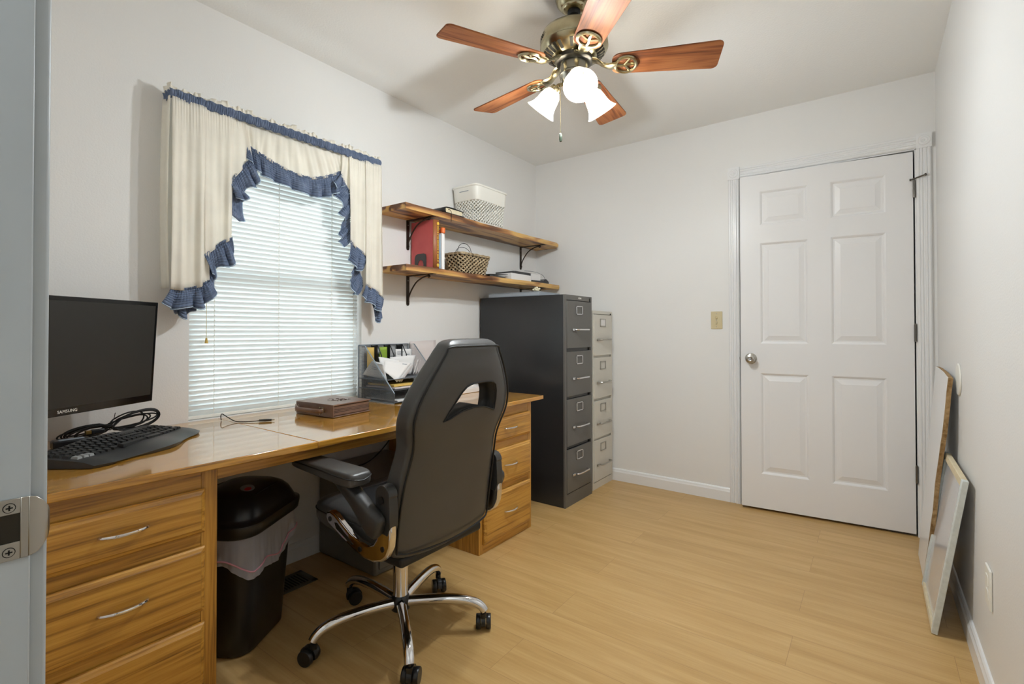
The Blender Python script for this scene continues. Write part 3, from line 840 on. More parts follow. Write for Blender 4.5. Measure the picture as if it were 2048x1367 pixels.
# tall file cabinets
def file_cab(label, x1, y0, y1, h, mside, mfront, rows, mh, lab_fill=None, logo=None):
    t = thing('file_cabinet', label, 'file cabinet', (x1 / 2, (y0 + y1) / 2, 0))
    b = MB(); b.box(0.02, x1 - 0.012, y0, y1, 0.0, h)
    part('body', b, mside, t, bev=0.002)
    b = MB(); b.box(x1 - 0.012, x1, y0, y0 + 0.018, 0.0, h); b.box(x1 - 0.012, x1, y1 - 0.018, y1, 0, h)
    b.box(x1 - 0.012, x1, y0 + 0.018, y1 - 0.018, rows[0][1] + 0.002, h); b.box(x1 - 0.012, x1, y0 + 0.018, y1 - 0.018, 0, rows[-1][0] - 0.002)
    ff = part('face_frame', b, mfront, t)
    yc = (y0 + y1) / 2
    for i, (z0, z1) in enumerate(rows):
        b = MB(); b.box(x1 - 0.010, x1 + 0.003, y0 + 0.021, y1 - 0.021, z0 + 0.003, z1 - 0.003)
        d = part('drawer', b, mfront, t, bev=0.002)
        xf = x1 + 0.003
        # handle: bow bar with posts and thumb latch
        hz = z0 + (z1 - z0) * 0.39
        b = MB()
        ya, yb = yc - 0.055, yc + 0.095
        b.tube(smoothpath([(xf, ya, hz), (xf + 0.020, ya + 0.003, hz), (xf + 0.027, ya + 0.02, hz + 0.001), (xf + 0.028, (ya + yb) / 2, hz + 0.001), (xf + 0.027, yb - 0.02, hz + 0.001), (xf + 0.020, yb - 0.003, hz), (xf, yb, hz)], 4), 0.0055, 8)
        part('handle', b, mh, d)
        b = MB(); b.box(xf, xf + 0.010, yc - 0.098, yc - 0.068, hz - 0.007, hz + 0.007)
        part('latch', b, mh, d, bev=0.002)
        lz = z0 + (z1 - z0) * 0.80; lw, lh = 0.043, 0.028
        b = MB(); 
        for (a0, a1, c0, c1) in ((-lw, lw, lh - 0.006, lh), (-lw, lw, -lh, -lh + 0.006), (-lw, -lw + 0.008, -lh, lh), (lw - 0.008, lw, -lh, lh)):
            b.box(xf, xf + 0.004, yc + a0, yc + a1, lz + c0, lz + c1)
        lf = part('label_holder', b, mh, d, bev=0.001)
        if lab_fill and i == 0:
            b = MB(); b.box(xf, xf + 0.0015, yc - lw + 0.008, yc + lw - 0.008, lz - lh + 0.006, lz + lh - 0.006)
            part('label_card', b, lab_fill, lf)
    b = MB(); b.cyl((x1, y1 - 0.03, h - 0.020), (x1 + 0.004, y1 - 0.03, h - 0.020), 0.006, n=16) if not logo else b.box(x1, x1 + 0.002, y1 - 0.036, y1 - 0.024, h - 0.034, h - 0.010)
    part('lock', b, M['dark'], ff)
    if logo:
        mx = Matrix.Translation((x1 + 0.0006, yc + 0.012, h - 0.017)) @ Matrix(((0, 0, 1, 0), (1, 0, 0, 0), (0, 1, 0, 0), (0, 0, 0, 1)))
        part('maker_badge', text_mb(logo, 0.017, mx, 0.0006), M['white'], ff)
    return t
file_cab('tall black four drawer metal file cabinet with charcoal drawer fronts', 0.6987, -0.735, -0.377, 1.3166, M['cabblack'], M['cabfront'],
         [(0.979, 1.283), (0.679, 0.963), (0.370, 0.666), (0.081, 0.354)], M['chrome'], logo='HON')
file_cab('tall putty grey four drawer metal file cabinet in the room corner', 0.680, -0.330, -0.018, 1.230, M['cabgrey'], M['cabgrey'],
         [(0.915, 1.206), (0.618, 0.906), (0.344, 0.606), (0.048, 0.335)], M['steel'], lab_fill=M['paper'])

# things on top of the black cabinet
b = MB(); b.box(0.09, 0.50, -0.73, -0.46, 1.3175, 1.3215); b.box(0.09, 0.50, -0.727, -0.463, 1.3222, 1.342); b.box(0.09, 0.50, -0.73, -0.46, 1.3425, 1.3455)
tag(part('binder', b, M['silverlab'], None, loc=(0.3, -0.6, 1.3175), bev=0.001), 'flat pale grey binder lying on top of the black file cabinet', 'binder')
b = MB()
for i in range(26):
    a = random.uniform(0, 2 * pi); rr = random.uniform(0, 0.022); zz = 1.3463 + 0.007 + random.uniform(0, 0.022) * (1 - rr / 0.03)
    c = Vector((0.47 + rr * cos(a) * 1.2, -0.700 + rr * sin(a), zz)); r = random.uniform(0.006, 0.008)
    b.lathe([(0.001, -r), (r * 0.7, -r * 0.7), (r, 0), (r * 0.7, r * 0.7), (0.001, r)], c=c, n=10)
tag(part('flower_ornament', b, M['pearl'], None, loc=(0.47, -0.70, 1.3463)), 'little cream flower ornament on the grey binder on the black file cabinet', 'ornament')

# ------------------------------------------------------------------ wall shelves
def live_board(z0, z1, y0, y1, x1a, x1b, seed, notch=0):
    rnd = random.Random(seed)
    b = MB(); n = 90
    ph = [rnd.uniform(0, 6) for _ in range(4)]
    def xe(y, lvl):
        u = (y - y0) / (y1 - y0)
        base = x1a + (x1b - x1a) * u
        base += 0.006 * sin(u * 7 + ph[0]) + 0.003 * sin(u * 19 + ph[1]) + 0.0015 * sin(u * 53 + ph[2])
        return base + (0, 0.004 + 0.003 * sin(u * 23 + ph[3]), 0.003)[lvl] - (0.010 if lvl == 2 else 0) * (0.5 + 0.5 * sin(u * 5 + ph[1]))
    loops = []
    for i in range(n + 1):
        y = y0 + (y1 - y0) * i / n
        cl = 0
        if notch and y > y1 - 0.05: cl = (y - (y1 - 0.05)) * 0.9
        loops.append([(0.002, y, z0), (xe(y, 0) - cl, y, z0), (xe(y, 1) - cl, y, (z0 + z1) / 2), (xe(y, 2) - cl, y, z1), (0.002, y, z1)])
    b.loft(loops)
    return b
def bracket(parent, y, zt):
    b = MB(); h, d, w_ = 0.165, 0.225, 0.011
    b.box(0.0005, 0.0045, y - w_, y + w_, zt - h, zt - 0.0005); b.box(0.0045, d, y - w_, y + w_, zt - 0.0045, zt - 0.0005)
    b.cyl((0.0005, y, zt - h), (0.0045, y, zt - h), w_, n=20)
    arc = smoothpath([(0.008, y, zt - 0.145), (0.012, y, zt - 0.125), (0.035, y, zt - 0.085), (0.075, y, zt - 0.042), (0.125, y, zt - 0.018), (0.165, y, zt - 0.010), (0.182, y, zt - 0.007)], 5)
    b.tube(arc, 0.0042, 8)
    b.tube(smoothpath([(0.182, y, zt - 0.007), (0.188, y, zt - 0.013), (0.180, y, zt - 0.018), (0.172, y, zt - 0.014)], 4), 0.0035, 8)
    b.tube(smoothpath([(0.008, y, zt - 0.145), (0.013, y, zt - 0.154), (0.008, y, zt - 0.160)], 4), 0.0035, 8)
    br = part('bracket', b, M['iron'], parent)
    for z in (zt - 0.028, zt - h + 0.006):
        b = MB(); b.lathe([(0.0035, 0), (0.0033, 0.001), (0.001, 0.0018)], n=12, mtx=Matrix.Translation((0.0045, y, z)) @ Matrix.Rotation(pi / 2, 4, 'Y'))
        part('screw', b, M['steel'], br)
US, LS = 1.778, 1.449
for lab, zt, seed, y0, y1, xa, xb in (('upper rustic live edge wooden wall shelf right of the window, holding the white basket', US, 3, -1.600, -0.004, 0.222, 0.238),
                      ('lower rustic live edge wooden wall shelf right of the window, holding the red book', LS, 8, -1.592, -0.030, 0.218, 0.232)):
    t = thing('wall_shelf', lab, 'shelf', (0.11, -0.8, zt - 0.032))
    part('board', live_board(zt - 0.032, zt, y0, y1, xa, xb, seed, notch=1 if seed == 3 else 0), M['shelf'], t, smooth=False)
    for y in (-1.382, -0.219): bracket(t, y, zt - 0.032)

# black bible on the upper shelf
t = thing('book', 'thick black soft cover book with cream pages and ribbon beside the white basket', 'book', (0.16, -1.20, US))
b = MB(); b.box(0.075, 0.226, -1.290, -1.150, US + 0.004, US + 0.032)
part('pages', b, M['paper2'], t, bev=0.002)
b = MB()
b.box(0.070, 0.232, -1.294, -1.142, US + 0.0005, US + 0.0035)
b.grid(lambda u, v: (0.070 + 0.162 * u, -1.296 + 0.158 * v, US + 0.0345 + 0.003 * sin(v * 5)), 6, 10)
b.grid(lambda u, v: (0.070 + 0.162 * u, -1.294 - 0.010 * sin(pi * v), US + 0.002 + 0.033 * v), 4, 8)
part('cover', b, M['plastic'], t, solid=0.0025)
b = MB(); b.tube(smoothpath([(0.225, -1.272, US + 0.024), (0.236, -1.268, US + 0.022), (0.2415, -1.262, US + 0.008), (0.2432, -1.262, US - 0.02), (0.2445, -1.268, US - 0.05)], 5), 0.0016, 6)
part('ribbon', b, M['iron'], t)

# tapered basket helper
def taper_point(cx, cy, z, hx, hy, r, s):
    """point on a rounded rectangle, s in 0..1"""
    per = [2 * (hx - r), 0.5 * pi * r, 2 * (hy - r), 0.5 * pi * r] * 2
    per = per[:4] + per[:4]
    tot = sum(per); d = (s % 1) * tot
    corners = [(1, 1), (-1, 1), (-1, -1), (1, -1)]
    pos = None
    segs = [('l', (hx - r, hy), (-(hx - r), hy)), ('a', (-(hx - r), hy - r), 90), ('l', (-hx, hy - r), (-hx, -(hy - r))), ('a', (-(hx - r), -(hy - r)), 180),
            ('l', (-(hx - r), -hy), (hx - r, -hy)), ('a', (hx - r, -(hy - r)), 270), ('l', (hx, -(hy - r)), (hx, hy - r)), ('a', (hx - r, hy - r), 0)]
    lens = [2 * (hx - r), 0.5 * pi * r, 2 * (hy - r), 0.5 * pi * r] * 2
    for sg, l in zip(segs, lens):
        if d <= l or sg is segs[-1]:
            t_ = min(1, d / l)
            if sg[0] == 'l': return (cx + sg[1][0] + (sg[2][0] - sg[1][0]) * t_, cy + sg[1][1] + (sg[2][1] - sg[1][1]) * t_, z)
            a = radians(sg[2] + 90 * t_); return (cx + sg[1][0] + r * cos(a), cy + sg[1][1] + r * sin(a), z)
        d -= l
def diamond_shell(cx, cy, z0, z1, hb, ht, r, nu, nv):
    b = MB(); o = 0
    idx = {}
    def V(i, j):
        k = (i % (2 * nu), j)
        if k not in idx:
            v = j / (2 * nv); hx = hb[0] + (ht[0] - hb[0]) * v; hy = hb[1] + (ht[1] - hb[1]) * v
            idx[k] = len(b.v); b.v.append(taper_point(cx, cy, z0 + (z1 - z0) * v, hx, hy, r, (i % (2 * nu)) / (2 * nu)))
        return idx[k]
    for j in range(2 * nv - 1):
        for i in range(2 * nu):
            if (i + j) % 2 == 0: b.face((V(i, j), V(i + 1, j + 1), V(i, j + 2), V(i - 1, j + 1)))
    return b
t = thing('storage_basket', 'white perforated plastic storage basket on the upper shelf', 'basket', (0.117, -0.850, US))
cx, cy = 0.117, -0.850
b = diamond_shell(cx, cy, US + 0.010, US + 0.165, (0.092, 0.136), (0.100, 0.152), 0.028, 36, 7)
o = part('lattice_side', b, M['white'], t)
md = o.modifiers.new('wire', 'WIREFRAME'); md.thickness = 0.0066; md.use_replace = True
b = MB(); N = 64
def ring(z, hx, hy, r): return [taper_point(cx, cy, z, hx, hy, r, i / N) for i in range(N)]
b.loft([ring(US + 0.146, 0.1000, 0.1515, 0.028), ring(US + 0.152, 0.1035, 0.156, 0.030), ring(US + 0.232, 0.107, 0.163, 0.032), ring(US + 0.236, 0.1125, 0.168, 0.036), ring(US + 0.244, 0.1125, 0.168, 0.036), ring(US + 0.244, 0.106, 0.161, 0.032), ring(US + 0.150, 0.097, 0.148, 0.028)], cap=False)
part('rim', b, M['white'], t, solid=0.0015)
b = MB(); b.loft([ring(US + 0.001, 0.088, 0.132, 0.028), ring(US + 0.012, 0.092, 0.137, 0.028), ring(US + 0.012, 0.090, 0.134, 0.028), ring(US + 0.004, 0.087, 0.131, 0.028)], cap=True)
part('base', b, M['white'], t)
b = MB(); b.box(cx - 0.038, cx + 0.038, cy - 0.1645, cy - 0.1615, US + 0.205, US + 0.209)
part('grip_slot', b, M['silverlab'], t)

# lower shelf: red book, bookend, blue books, wicker basket, papers
t = thing('book', 'large red book with gold lettered brown spine standing on the lower shelf', 'book', (0.10, -1.34, LS))
b = MB(); b.box(0.012, 0.192, -1.363, -1.358, LS + 0.0005, LS + 0.284); b.box(0.012, 0.192, -1.318, -1.313, LS + 0.0005, LS + 0.284)
part('cover', b, M['red'], t, bev=0.001)
b = MB(); b.box(0.016, 0.190, -1.3575, -1.3185, LS + 0.004, LS + 0.279)
part('pages', b, M['paper2'], t)
b = MB()
b.grid(lambda u, v: (0.192 + 0.010 * sin(pi * u), -1.363 + 0.050 * u, LS + 0.0005 + 0.2835 * v), 12, 2)
spn = part('spine', b, M['spine'], t, solid=0.002)
b = MB()
for z in (0.022, 0.262): b.cyl((0.2015, -1.334, LS + z), (0.2048, -1.334, LS + z), 0.0095, n=14)
rnd = random.Random(4); z = 0.042
while z < 0.243:
    l = rnd.choice((0.004, 0.006, 0.007)); b.box(0.2025, 0.2050, -1.339, -1.330, LS + z, LS + z + l); z += l + rnd.choice((0.0018, 0.002, 0.007))
part('gold_lettering', b, M['gold'], spn)
b = MB()
P = [(0.045, 0), (0.045, 0.07), (0.052, 0.086), (0.066, 0.092), (0.120, 0.092), (0.134, 0.086), (0.140, 0.07), (0.140, 0.0), (0.118, 0.0), (0.118, 0.030), (0.112, 0.048), (0.094, 0.058), (0.078, 0.050), (0.070, 0.030), (0.070, 0.0)]
b.prism([(x, LS + 0.0012 + z) for x, z in P], 'Y', -1.3665, -1.3645)
b.box(0.045, 0.140, -1.43, -1.3645, LS + 0.0004, LS + 0.0018)
tag(part('bookend', b, M['plastic_g'], None, loc=(0.09, -1.38, LS + 0.0004)), 'dark arch shaped metal bookend against the red book', 'bookend')
b = MB(); b.box(0.030, 0.190, -1.3105, -1.300, LS + 0.0005, LS + 0.206)
tag(part('notebook', b, M['bluebook'], None, loc=(0.11, -1.305, LS), bev=0.001), 'slim pale blue notebook pressed against the red book', 'notebook')
b = MB(); b.box(0.030, 0.200, -1.2985, -1.275, LS + 0.0005, LS + 0.214)
t = thing('ring_binder', 'slim white binder with orange top between the blue notebook and wicker basket', 'binder', (0.11, -1.287, LS))
part('cover', b, M['paper'], t, bev=0.001)
b = MB(); b.cyl((0.196, -1.287, LS + 0.214), (0.196, -1.287, LS + 0.246), 0.0145, n=16)
b.box(0.05, 0.19, -1.297, -1.277, LS + 0.2145, LS + 0.236)
part('orange_tab', b, M['orange'], t, bev=0.003)

t = thing('wicker_basket', 'small brown woven seagrass basket with two wire handles on the lower shelf', 'basket', (0.13, -0.99, LS))
cx, cy = 0.128, -0.990
b = diamond_shell(cx, cy, LS + 0.002, LS + 0.122, (0.060, 0.112), (0.076, 0.142), 0.018, 22, 5)
rnd = random.Random(2); b.v = [(x + rnd.uniform(-.0022, .0022), y + rnd.uniform(-.0022, .0022), z + rnd.uniform(-.001, .001)) for x, y, z in b.v]
o = part('woven_side', b, M['wicker'], t)
md = o.modifiers.new('wire', 'WIREFRAME'); md.thickness = 0.011; md.use_replace = True
def ring2(z, hx, hy): return [taper_point(cx, cy, z, hx, hy, 0.018, i / 48) for i in range(48)]
b = MB()
for k in range(3):
    z = LS + 0.118 + 0.004 * k
    b.tube([(x, y, zz + 0.0015 * sin(i * 1.9 + k)) for i, (x, y, zz) in enumerate(ring2(z, 0.077 - 0.002 * (k % 2), 0.143))], 0.0034, 6, closed=True)
part('braided_rim', b, M['wicker'], t)
b = MB(); b.loft([ring2(LS + 0.001, 0.058, 0.110), ring2(LS + 0.006, 0.060, 0.112)]); b.loft([ring2(LS + 0.01, 0.055, 0.105), ring2(LS + 0.115, 0.068, 0.134)], cap=False)
part('lining', b, mat('basket_inside', (40, 30, 22), 0.9), t)
for xx, ya, yb, hh in ((0.165, -1.125, -0.995, 0.072), (0.085, -1.06, -0.905, 0.066)):
    b = MB(); b.tube([(xx + 0.0 * k, (ya + yb) / 2 - (yb - ya) / 2 * cos(pi * k / 20), LS + 0.118 + hh * sin(pi * k / 20) ** 0.8) for k in range(21)], 0.0018, 6)
    part('wire_handle', b, M['rubber'], t)

b = MB(); b.box(0.03, 0.19, -0.84, -0.665, LS + 0.0006, LS + 0.004); b.box(0.035, 0.185, -0.83, -0.67, LS + 0.0045, LS + 0.014)
b.add([(0.03, -0.84, LS + 0.0155), (0.19, -0.84, LS + 0.0155), (0.19, -0.64, LS + 0.030), (0.03, -0.64, LS + 0.030), (0.03, -0.84, LS + 0.0185), (0.19, -0.84, LS + 0.0185), (0.19, -0.64, LS + 0.033), (0.03, -0.64, LS + 0.033)],
      [(0, 3, 2, 1), (4, 5, 6, 7), (0, 1, 5, 4), (1, 2, 6, 5), (2, 3, 7, 6), (3, 0, 4, 7)])
tag(part('binder', b, M['plastic_g'], None, loc=(0.11, -0.75, LS)), 'flat dark binder lying next to the wicker basket on the lower shelf', 'binder')
t = thing('paper_stack', 'thick white paper stack at the front of the lower shelf', 'paper stack', (0.11, -0.5, LS))
b = MB(); b.box(0.045, 0.205, -0.620, -0.372, LS + 0.0005, LS + 0.046)
part('sheets', b, M['paper'], t, bev=0.0015)
b = MB(); b.box(0.020, 0.185, -0.560, -0.320, LS + 0.0500, LS + 0.066); b.box(0.020, 0.17, -0.52, -0.24, LS + 0.0665, LS + 0.0705)
tag(part('folder', b, M['plastic_g'], None, loc=(0.11, -0.43, LS + 0.050)), 'dark grey folder lying on the white paper stack', 'folder')
t = thing('desk_organizer', 'black plastic desk organizer holding a white box at the shelf end', 'organizer', (0.13, -0.24, LS))
b = MB(); b.prism([(-0.362, LS + 0.0005), (-0.125, LS + 0.0005), (-0.128, LS + 0.022), (-0.165, LS + 0.040), (-0.200, LS + 0.022), (-0.355, LS + 0.016)], 'X', 0.065, 0.205)
b.prism([(-0.30, LS + 0.016), (-0.13, LS + 0.016), (-0.14, LS + 0.05), (-0.21, LS + 0.088), (-0.30, LS + 0.090)], 'X', 0.03, 0.064)
part('tray', b, M['plastic'], t, bev=0.003)
b = MB(); b.box(0.075, 0.196, -0.350, -0.235, LS + 0.0165, LS + 0.066)
part('white_box', b, M['paper'], t, bev=0.001)
b = MB(); b.tube(smoothpath([(0.18, -0.14, LS + 0.03), (0.17, -0.16, LS + 0.07), (0.13, -0.22, LS + 0.095), (0.08, -0.28, LS + 0.10)], 5), 0.0015, 6)
part('wire_frame', b, M['wire'], t)

# ------------------------------------------------------------------ ceiling fan
FX, FY = 1.2586, -1.6237
fan = thing('ceiling_fan', 'five blade brass and wood ceiling fan with three lit glass shades', 'ceiling fan', (FX, FY, H))
C0 = (FX, FY, 0)
b = MB(); b.lathe([(0.074, H - 0.0005), (0.075, H - 0.012), (0.071, H - 0.020), (0.070, H - 0.028), (0.060, H - 0.040), (0.050, H - 0.046), (0.048, H - 0.052), (0.040, H - 0.058), (0.024, H - 0.060)], c=C0, n=48)
cn = part('canopy', b, M['brass'], fan)
b = MB(); b.lathe([(0.026, H - 0.052), (0.026, H - 0.066), (0.020, H - 0.074), (0.013, H - 0.075)], c=C0, n=32)
part('collar', b, M['rubber'], fan)
b = MB(); b.cyl((FX, FY, H - 0.060), (FX, FY, 2.315), 0.0125, n=20)
part('downrod', b, M['brass'], fan)
b = MB(); b.lathe([(0.020, 2.335), (0.024, 2.322), (0.060, 2.318), (0.105, 2.308), (0.126, 2.294), (0.134, 2.276), (0.136, 2.245), (0.133, 2.238), (0.137, 2.234), (0.131, 2.222), (0.112, 2.206), (0.085, 2.192), (0.072, 2.188)], c=C0, n=72)
mo = part('motor_housing', b, M['brass'], fan)
b = MB(); b.lathe([(0.070, 2.194), (0.076, 2.190), (0.076, 2.176), (0.066, 2.170), (0.060, 2.170)], c=C0, n=48)
part('flywheel', b, mat('fan_hub_dark', (78, 76, 70), 0.3, 0.9), fan)
for k in range(30):
    a = 2 * pi * (k + 0.5) / 30
    if k % 6 == 5: continue
    b = MB()
    P0 = Vector((FX + 0.092 * cos(a), FY + 0.092 * sin(a), 2.1945)); P1 = Vector((FX + 0.122 * cos(a), FY + 0.122 * sin(a), 2.2135))
    tg = Vector((-sin(a), cos(a), 0)) * 0.0055; dn = Vector((cos(a) * 0.5, sin(a) * 0.5, -0.86)) * 0.0012; up = -dn * 2
    b.loft([[P0 + tg + dn, P0 - tg + dn, P0 - tg + up, P0 + tg + up], [P1 + tg * 1.3 + dn, P1 - tg * 1.3 + dn, P1 - tg * 1.3 + up, P1 + tg * 1.3 + up]])
    part('vent_slot', b, M['brass_dk'], mo)
# maker script on the side of the housing
lg = text_mb('Hunter', 0.030, Matrix.Identity(4), 0.0008)
aa = radians(222)
lg.v = [(FX + 0.1362 * cos(aa + x / 0.136) + 0, FY + 0.1362 * sin(aa + x / 0.136), 2.262 + y + x * 0.12) for x, y, z in lg.v]
lg2 = MB(); lg2.v = lg.v + [(FX + (x - FX) * 1.008, FY + (y - FY) * 1.008, z) for x, y, z in lg.v]; n = len(lg.v)
for f in lg.f: lg2.face(f); lg2.face(tuple(i + n for i in f))
part('maker_script', lg2, M['dark'], mo)

BZ = 2.158
for k in range(5):
    ang = radians(98.5 + 72 * k)
    mloc = Matrix.Translation((FX, FY, 0)) @ Matrix.Rotation(ang, 4, 'Z')
    pitch = Matrix.Translation((0, 0, BZ)) @ Matrix.Rotation(radians(-12), 4, 'X')
    # blade outline (x radial, y across)
    out = []
    r0, r1 = 0.150, 0.562
    w0, w1 = 0.048, 0.072
    def arc(cx, cy, r, a0, a1, n=6): return [(cx + r * cos(radians(a0 + (a1 - a0) * i / n)), cy + r * sin(radians(a0 + (a1 - a0) * i / n))) for i in range(n + 1)]
    out += arc(r1 - 0.022, -w1 + 0.022, 0.022, -90, 0); out += arc(r1 - 0.022, w1 - 0.022, 0.022, 0, 90)
    out += arc(r0 + 0.035, w0 - 0.035 + 0.006, 0.035, 100, 180); out += arc(r0 + 0.035, -w0 + 0.035 - 0.006, 0.035, 180, 260)
    b = MB(); b.prism(out, 'Z', -0.003, 0.003)
    ob = part('blade', b, M['blade_red'], fan, local=True, bev=0.0012)
    T = Matrix.Translation(Vector((0, 0, -H))) @ Matrix.Rotation(ang, 4, 'Z') @ pitch
    for v in ob.data.vertices: pass
    ob.matrix_local = T
    # iron: arm from flywheel, ring plate under the blade
    b = MB()
    rc = 0.204
    ringpts = [(rc + 0.040 * cos(2 * pi * i / 28), 0.042 * sin(2 * pi * i / 28), -0.0075) for i in range(28)]
    b.tube(ringpts, 0.0068, 8, closed=True)
    b.tube(smoothpath([(rc - 0.040, 0, -0.007), (rc - 0.016, 0.004, -0.007), (rc + 0.004, 0.0, -0.007), (rc + 0.036, 0, -0.007)], 4), [0.008] + [0.006] * 11 + [0.004], 8)
    b.tube([(rc - 0.005, 0, -0.007), (rc + 0.016, 0.034, -0.007)], 0.005, 6); b.tube([(rc - 0.005, 0, -0.007), (rc + 0.016, -0.034, -0.007)], 0.005, 6)
    iron = part('blade_iron', b, M['brass'], ob, local=True)
    b = MB()
    inv = pitch.inverted()
    arm = smoothpath([(0.064, 0, 2.181), (0.090, 0, 2.176), (0.115, 0.0, 2.158), (0.140, 0, 2.150), (0.170, 0, 2.151)], 5)
    L = []
    for i, p_ in enumerate(arm):
        u = i / (len(arm) - 1); wd = 0.014 + 0.010 * abs(cos(pi * u)) + 0.004 * u; th = 0.006
        L.append([inv @ Vector((p_.x, wd * cos(2 * pi * j / 12), p_.z + th * sin(2 * pi * j / 12))) for j in range(12)])
    b.loft(L)
    part('iron_arm', b, M['brass'], ob, local=True)

b = MB(); b.lathe([(0.056, 2.172), (0.057, 2.166), (0.057, 2.132), (0.060, 2.128), (0.060, 2.122), (0.052, 2.114), (0.046, 2.098), (0.030, 2.084), (0.016, 2.080), (0.014, 2.070), (0.006, 2.062), (0.001, 2.061)], c=C0, n=48)
part('switch_housing', b, mat('brushed_pewter', (150, 148, 138), 0.26, 1.0), fan)
for k, az in enumerate((-52, 68, 188)):
    a = radians(az); tilt = radians(40)
    dirv = Vector((cos(a) * sin(tilt), sin(a) * sin(tilt), -cos(tilt)))
    neck = Vector((FX + 0.078 * cos(a), FY + 0.078 * sin(a), 2.094))
    b = MB(); b.tube(smoothpath([(FX + 0.030 * cos(a), FY + 0.030 * sin(a), 2.105), (FX + 0.055 * cos(a), FY + 0.055 * sin(a), 2.100), (FX + 0.068 * cos(a), FY + 0.068 * sin(a), 2.101), tuple(neck)], 5), 0.0075, 10)
    zax = dirv; xax = Vector((-sin(a), cos(a), 0)); yax = zax.cross(xax)
    R3 = Matrix((xax, yax, zax)).transposed().to_4x4()
    mx = Matrix.Translation(neck) @ R3
    b.lathe([(0.010, -0.006), (0.018, -0.004), (0.0235, 0.004), (0.0235, 0.018), (0.021, 0.020)], mtx=mx, n=24)
    arm = part('lamp_arm', b, M['brass'], fan)
    b = MB(); b.lathe([(0.0205, 0.012), (0.027, 0.018), (0.036, 0.032), (0.040, 0.050), (0.0425, 0.070), (0.048, 0.090), (0.058, 0.106), (0.064, 0.112)], mtx=mx, n=40, cap=False)
    part('lamp_shade', b, M['shade'], arm, solid=0.0025, angle=80)
    b = MB(); b.lathe([(0.010, 0.016), (0.012, 0.030), (0.022, 0.052), (0.026, 0.068), (0.022, 0.084), (0.010, 0.092), (0.001, 0.093)], mtx=mx, n=24)
    part('bulb', b, M['bulb'], arm, angle=80)
    ld = bpy.data.lights.new('bulb_light', 'POINT'); ld.energy = LAMP_W; ld.color = (0.88, 0.955, 1.0); ld.shadow_soft_size = 0.025
    lo = bpy.data.objects.new('bulb_light', ld); COL.objects.link(lo); lo.parent = arm
    lo.location = (mx @ Vector((0, 0, 0.104))) - Vector((FX, FY, H))
# pull chain
b = MB(); cxn, cyn = FX - 0.046, FY - 0.030
z = 2.120
while z > 1.892:
    b.lathe([(0.0002, -0.0016), (0.0015, -0.0005), (0.0015, 0.0005), (0.0002, 0.0016)], c=(cxn, cyn, z), n=6); z -= 0.0042
b.cyl((cxn, cyn, 1.89), (cxn, cyn, 2.12), 0.0005, n=5)
pcn = part('pull_chain', b, M['brass'], fan)
b = MB(); b.lathe([(0.002, 0.036), (0.0055, 0.032), (0.0065, 0.022), (0.0065, 0.010), (0.005, 0.002), (0.001, 0)], c=(cxn, cyn, 1.856), n=16)
part('chain_fob', b, mat('green_bronze_fob', (78, 88, 76), 0.3, 0.8), pcn)

# fill lamp added out of view behind the camera to brighten the room
hl = thing('hall_fill_lamp', 'unseen round fill lamp added on the hall ceiling outside the doorway', 'lamp', (1.95, -4.35, H))
b = MB(); b.lathe([(0.15, H - 0.001), (0.15, H - 0.02), (0.14, H - 0.05), (0.09, H - 0.085), (0.001, H - 0.095)], c=(1.95, -4.35, 0), n=40)
part('fill_lamp_glass', b, mat('hall_fill_glass', (255, 246, 232), 0.4, emit=(255, 244, 226), estr=3), hl)
ld = bpy.data.lights.new('hall_fill_light', 'POINT'); ld.energy = HALL_FILL_W; ld.color = (0.84, 0.94, 1.0); ld.shadow_soft_size = 0.22
lo = bpy.data.objects.new('hall_fill_light', ld); COL.objects.link(lo); lo.parent = hl; lo.location = (0, 0, -0.36)

# ------------------------------------------------------------------ office chair
CX, CY = 0.832, -2.158
ch = thing('office_chair', 'black leather high back office chair on chrome five star base facing the desk', 'office chair', (CX, CY, 0))
